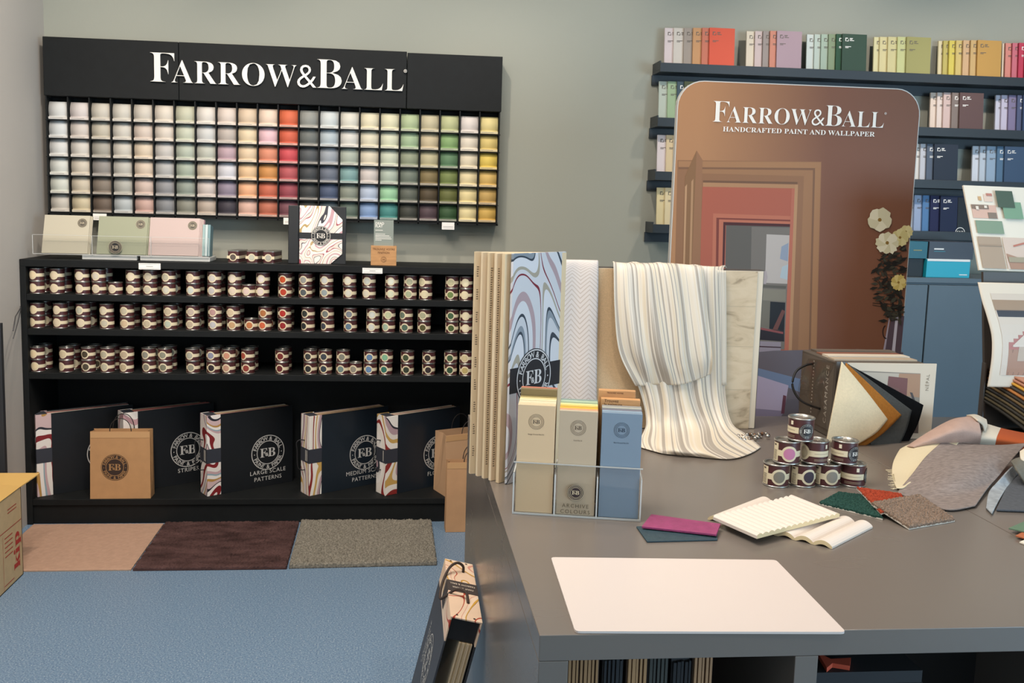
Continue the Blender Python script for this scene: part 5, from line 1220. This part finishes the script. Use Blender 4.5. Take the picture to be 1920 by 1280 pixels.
# printed interior card, bent
t = thing('picture_card', 'large cream card with a pink interior photograph standing bent on the fabric pile', 'picture card', atY(1850, 727, YC))
w0 = -Vector(t.location)
def cardpt(s, v):        # s 0..1 from left, v 0..1 from top
    e = .05*4*v*(1-v)*.35
    lu = 1833+22*smoothstep(min(1, v*1.6))-4*v*v; vv = 529+196*v; Yq = YC+.075+.05*(1-v)
    p = Vector(atY(lu, vv, Yq)); return p+Vector((.30*s, -.012*s-e, 0))
rows = [[cardpt(s/3, v/6) for s in range(4)] for v in range(7)]
patch([[p+w0 for p in r_] for r_ in rows], 20, 40, None, .0015).build('card', mat('e2d4c0', .5), t)
g = MB(); ms = []
def cq(h, pts, k):
    v = [cardpt(a_, b_)+w0+Vector((0, -.0016-.0002*k, 0)) for a_, b_ in pts]; g.add([tuple(p) for p in v], [tuple(range(len(v)))], len(ms)); ms.append(mat(h, .45))
def cgrid(h, s0, v0, s1, v1, k, n=8):
    vs = []; 
    for j in range(n+1):
        for s_ in (s0, s1): vs.append(tuple(cardpt(s_, v0+(v1-v0)*j/n)+w0+Vector((0, -.0016-.0002*k, 0))))
    g.add(vs, [(2*j, 2*j+1, 2*j+3, 2*j+2) for j in range(n)], len(ms)); ms.append(mat(h, .45))
cgrid('d6c6b4', .10, .10, .95, .88, 1); cgrid('a58a70', .10, .16, .95, .26, 2, 3); cgrid('3a363a', .11, .255, .95, .32, 2, 3)
cgrid('a87a5c', .16, .62, .95, .88, 2, 4)
for q in range(9): cq('8c6248', [(.17+q*.05, .88), (.20+q*.07, .63), (.206+q*.07, .63), (.18+q*.05, .88)], 4)
st_ = [(.16, .56)]
for q in range(7): st_ += [(.16+.05*q, .56-.035*q), (.21+.05*q, .56-.035*q)]
cq('b06a5c', st_[1:]+[(.51, .63), (.16, .63)], 3)
cq('d9c9b8', [(.20, .585), (.36, .58), (.36, .60), (.20, .605)], 5); cq('bda791', [(.26, .60), (.31, .60), (.33, .74), (.25, .74)], 5); cq('e3d6c8', [(.36, .46), (.44, .45), (.5, .64), (.42, .64)], 6)
g.build('card_photograph', ms, t)
# mood board
t = thing('mood_board', 'white mood board with green paint swatches leaning above the picture card', 'mood board', atY(1836, 510, YC+.15))
w0 = -Vector(t.location); b0 = Vector(atY(1836, 506, YC+.155)); b1 = Vector(atY(1806, 347, YC+.24)); ex = Vector((.36, -.012, -.004)); nrm = (b1-b0).cross(ex).normalized()
if nrm.y > 0: nrm = -nrm
def mp_(s, v, k=0): return b1+(b0-b1)*v+ex*s+nrm*(.0012*k)+w0
g = MB().add([tuple(mp_(s, v)) for s, v in ((0, 0), (1, 0), (1, 1), (0, 1))]+[tuple(mp_(s, v, -5)) for s, v in ((0, 0), (1, 0), (1, 1), (0, 1))], [(0, 3, 2, 1), (4, 5, 6, 7), (0, 1, 5, 4), (1, 2, 6, 5), (2, 3, 7, 6), (3, 0, 4, 7)])
g.build('board', mat('ece2d0', .4), t)
g = MB(); ms = []
def mq(h, pts, k):
    g.add([tuple(mp_(s, v, k)) for s, v in pts], [tuple(range(len(pts)))], len(ms)); ms.append(mat(h, .5))
def mr_(h, s0, v0, s1, v1, k): mq(h, [(s0, v0), (s1, v0), (s1, v1), (s0, v1)], k)
PXW = .36*1710/2.5
sx_ = lambda u: u/PXW      # board pixels to fraction
mr_('e3c9b6', sx_(38), .10, sx_(56), .19, 1); mr_('c08070', sx_(44), .09, sx_(56), .12, 2); mr_('d0a878', sx_(26), .13, sx_(32), .18, 2)
mr_('d9b3a0', sx_(8), .23, sx_(60), .39, 1); mr_('8a7565', sx_(8), .23, sx_(44), .28, 2); mr_('8a7a6c', sx_(40), .32, sx_(58), .39, 2); mr_('e8dccb', sx_(16), .25, sx_(22), .29, 3); mr_('e8dccb', sx_(34), .24, sx_(40), .27, 3)
mr_('4f5f50', sx_(62), .06, sx_(98), .26, 6); mr_('7fa184', sx_(72), .19, sx_(112), .39, 5)
mr_('869a82', sx_(10), .42, sx_(66), .57, 3); mr_('b09a84', sx_(8), .61, sx_(56), .98, 3); mr_('a58f7a', sx_(8), .70, sx_(56), .72, 4)
mr_('d9c3b2', sx_(60), .61, sx_(140), .98, 2); mq('b08a74', [(sx_(62), .80), (sx_(130), .92), (sx_(130), .98), (sx_(66), .98)], 3); mq('c07a68', [(sx_(80), .70), (sx_(130), .62), (sx_(130), .64), (sx_(80), .72)], 3); mr_('a89c84', sx_(64), .84, sx_(110), .90, 4)
g.build('pasted_samples', ms, t)

# ------------------------------------------------------------------ pattern book leaning on the table side
xs_ = .205; n0 = atX(905, 1171, xs_); f0_ = atX(884.7, 1060.6, xs_)
yA, yB_, zt_ = n0.y, f0_.y, (n0.z+f0_.z)/2
lw_ = n0.x-atZ(842.5, 1166, n0.z).x
t = thing('pattern_book', 'marbled pattern book with rope handle leaning against the table side, spine up', 'pattern book', (xs_, yA, zt_), 0)
t.rotation_euler = (n0.z-f0_.z, 0, 0) and (math.atan2(f0_.z-n0.z, yB_-yA), .23, 0)
L_, T_, H_ = yB_-yA, lw_, .36
MX = marble(52, [('dcbfa4', 3.2), ('a8402c', .5), ('dfc4aa', 2.6), ('c98f7c', .5), ('e0c8b0', 2.4), ('c8983c', .7), ('4a3a38', .15), ('dcc0a6', 1.6)], 3.6, 1.5, .5)
# local: x from -T_ to 0 (right edge at table), y 0..L_, z down
g = MB().box(-T_, 0, -.004, 0, L_, 0).box(-T_, 0, -.062, -T_+.004, L_, -.004).box(-.004, 0, -.062, 0, L_, -.004); g.build('spine', MX, t, bevel=.001)
B(-T_, 0, -H_, -T_+.004, L_, -.062).build('front_cover', mat('3a3c42', .5), t); B(-.004, 0, -H_, 0, L_, -.062).build('back_cover', mat('2b2c30', .5), t)
B(-T_+.005, .012, -.060, -.005, L_-.012, -.006).build('binding_block', mat('121214', .6), t)
g = MB(); n = 12
for i in range(n): x = -T_*.52+i*(T_*.42/n); g.box(x, .006+.002*(i % 2), -H_+.005, x+T_*.42/n*.8, L_-.012, -.062, i % 4)
g.build('pages', [mat(q, .7) for q in ('d9c4a2', 'cbb38e', 'b9a078', 'e2d0b2')], t)
B(-T_-.0012, L_*.42, -.05, .0008, L_*.60, .0012).build('spine_band', mat('423a38', .5), t)
g = MB(); RZ = Matrix.Translation((-T_/2, L_*.51, .0016)) @ Matrix.Rotation(pi, 4, 'Z')
text(g, 'FARROW & BALL', 0, -.016, .0085, M=RZ, width=T_*.84); text(g, 'PAINT & PAPER', 0, .004, .0075, M=RZ, width=T_*.7); g.build('spine_lettering', mat('d9cbb8', .5), t)
def rope(y0, y1):
    pts = [(-T_*.42, y0, .0), (-T_*.45, y0-.004, .018), (-T_*.7, y0-.01, .030), (-T_*.98, y0-.02, .022), (-T_*1.18, (y0+y1)/2, .004)]; return pts
g = MB(); g.tube([(-T_*.4, L_*.80, 0), (-T_*.46, L_*.80, .016), (-T_*.7, L_*.78, .024), (-T_*.95, L_*.72, .014), (-T_*1.12, L_*.6, -.012), (-T_*1.16, L_*.46, -.03), (-T_*1.06, L_*.38, -.012), (-T_*.8, L_*.36, .014), (-T_*.5, L_*.32, .018), (-T_*.38, L_*.26, 0)], .0035, 8, smooth=5); g.build('rope_handle', mat('3a2e28', .8), t)
g = MB()
for x, y in ((-.8, .04), (-.25, .03), (-.8, .97), (-.25, .97)): g.disc(.003, 10, M=Matrix.Translation((x*T_, y*L_, .0008)))
g.build('rivet', mat('2a2420', .5), t)
LM = Matrix.Translation((-T_-.0008, L_*.5, -.20)) @ Matrix(((0, 0, -1, 0), (-1, 0, 0, 0), (0, 1, 0, 0), (0, 0, 0, 1))) @ Matrix.Rotation(pi/2, 4, 'Z')
g = MB(); g.add([(x*.062, y*.062, 0) for x, y, z in RND.v], RND.f, M=LM); 
for q, s in enumerate(('LARGE SCALE', 'PATTERNS')): text(g, s, 0, .085-.022*q, .013, M=LM)
g.build('emblem', mat('b9b6b0', .5), t)
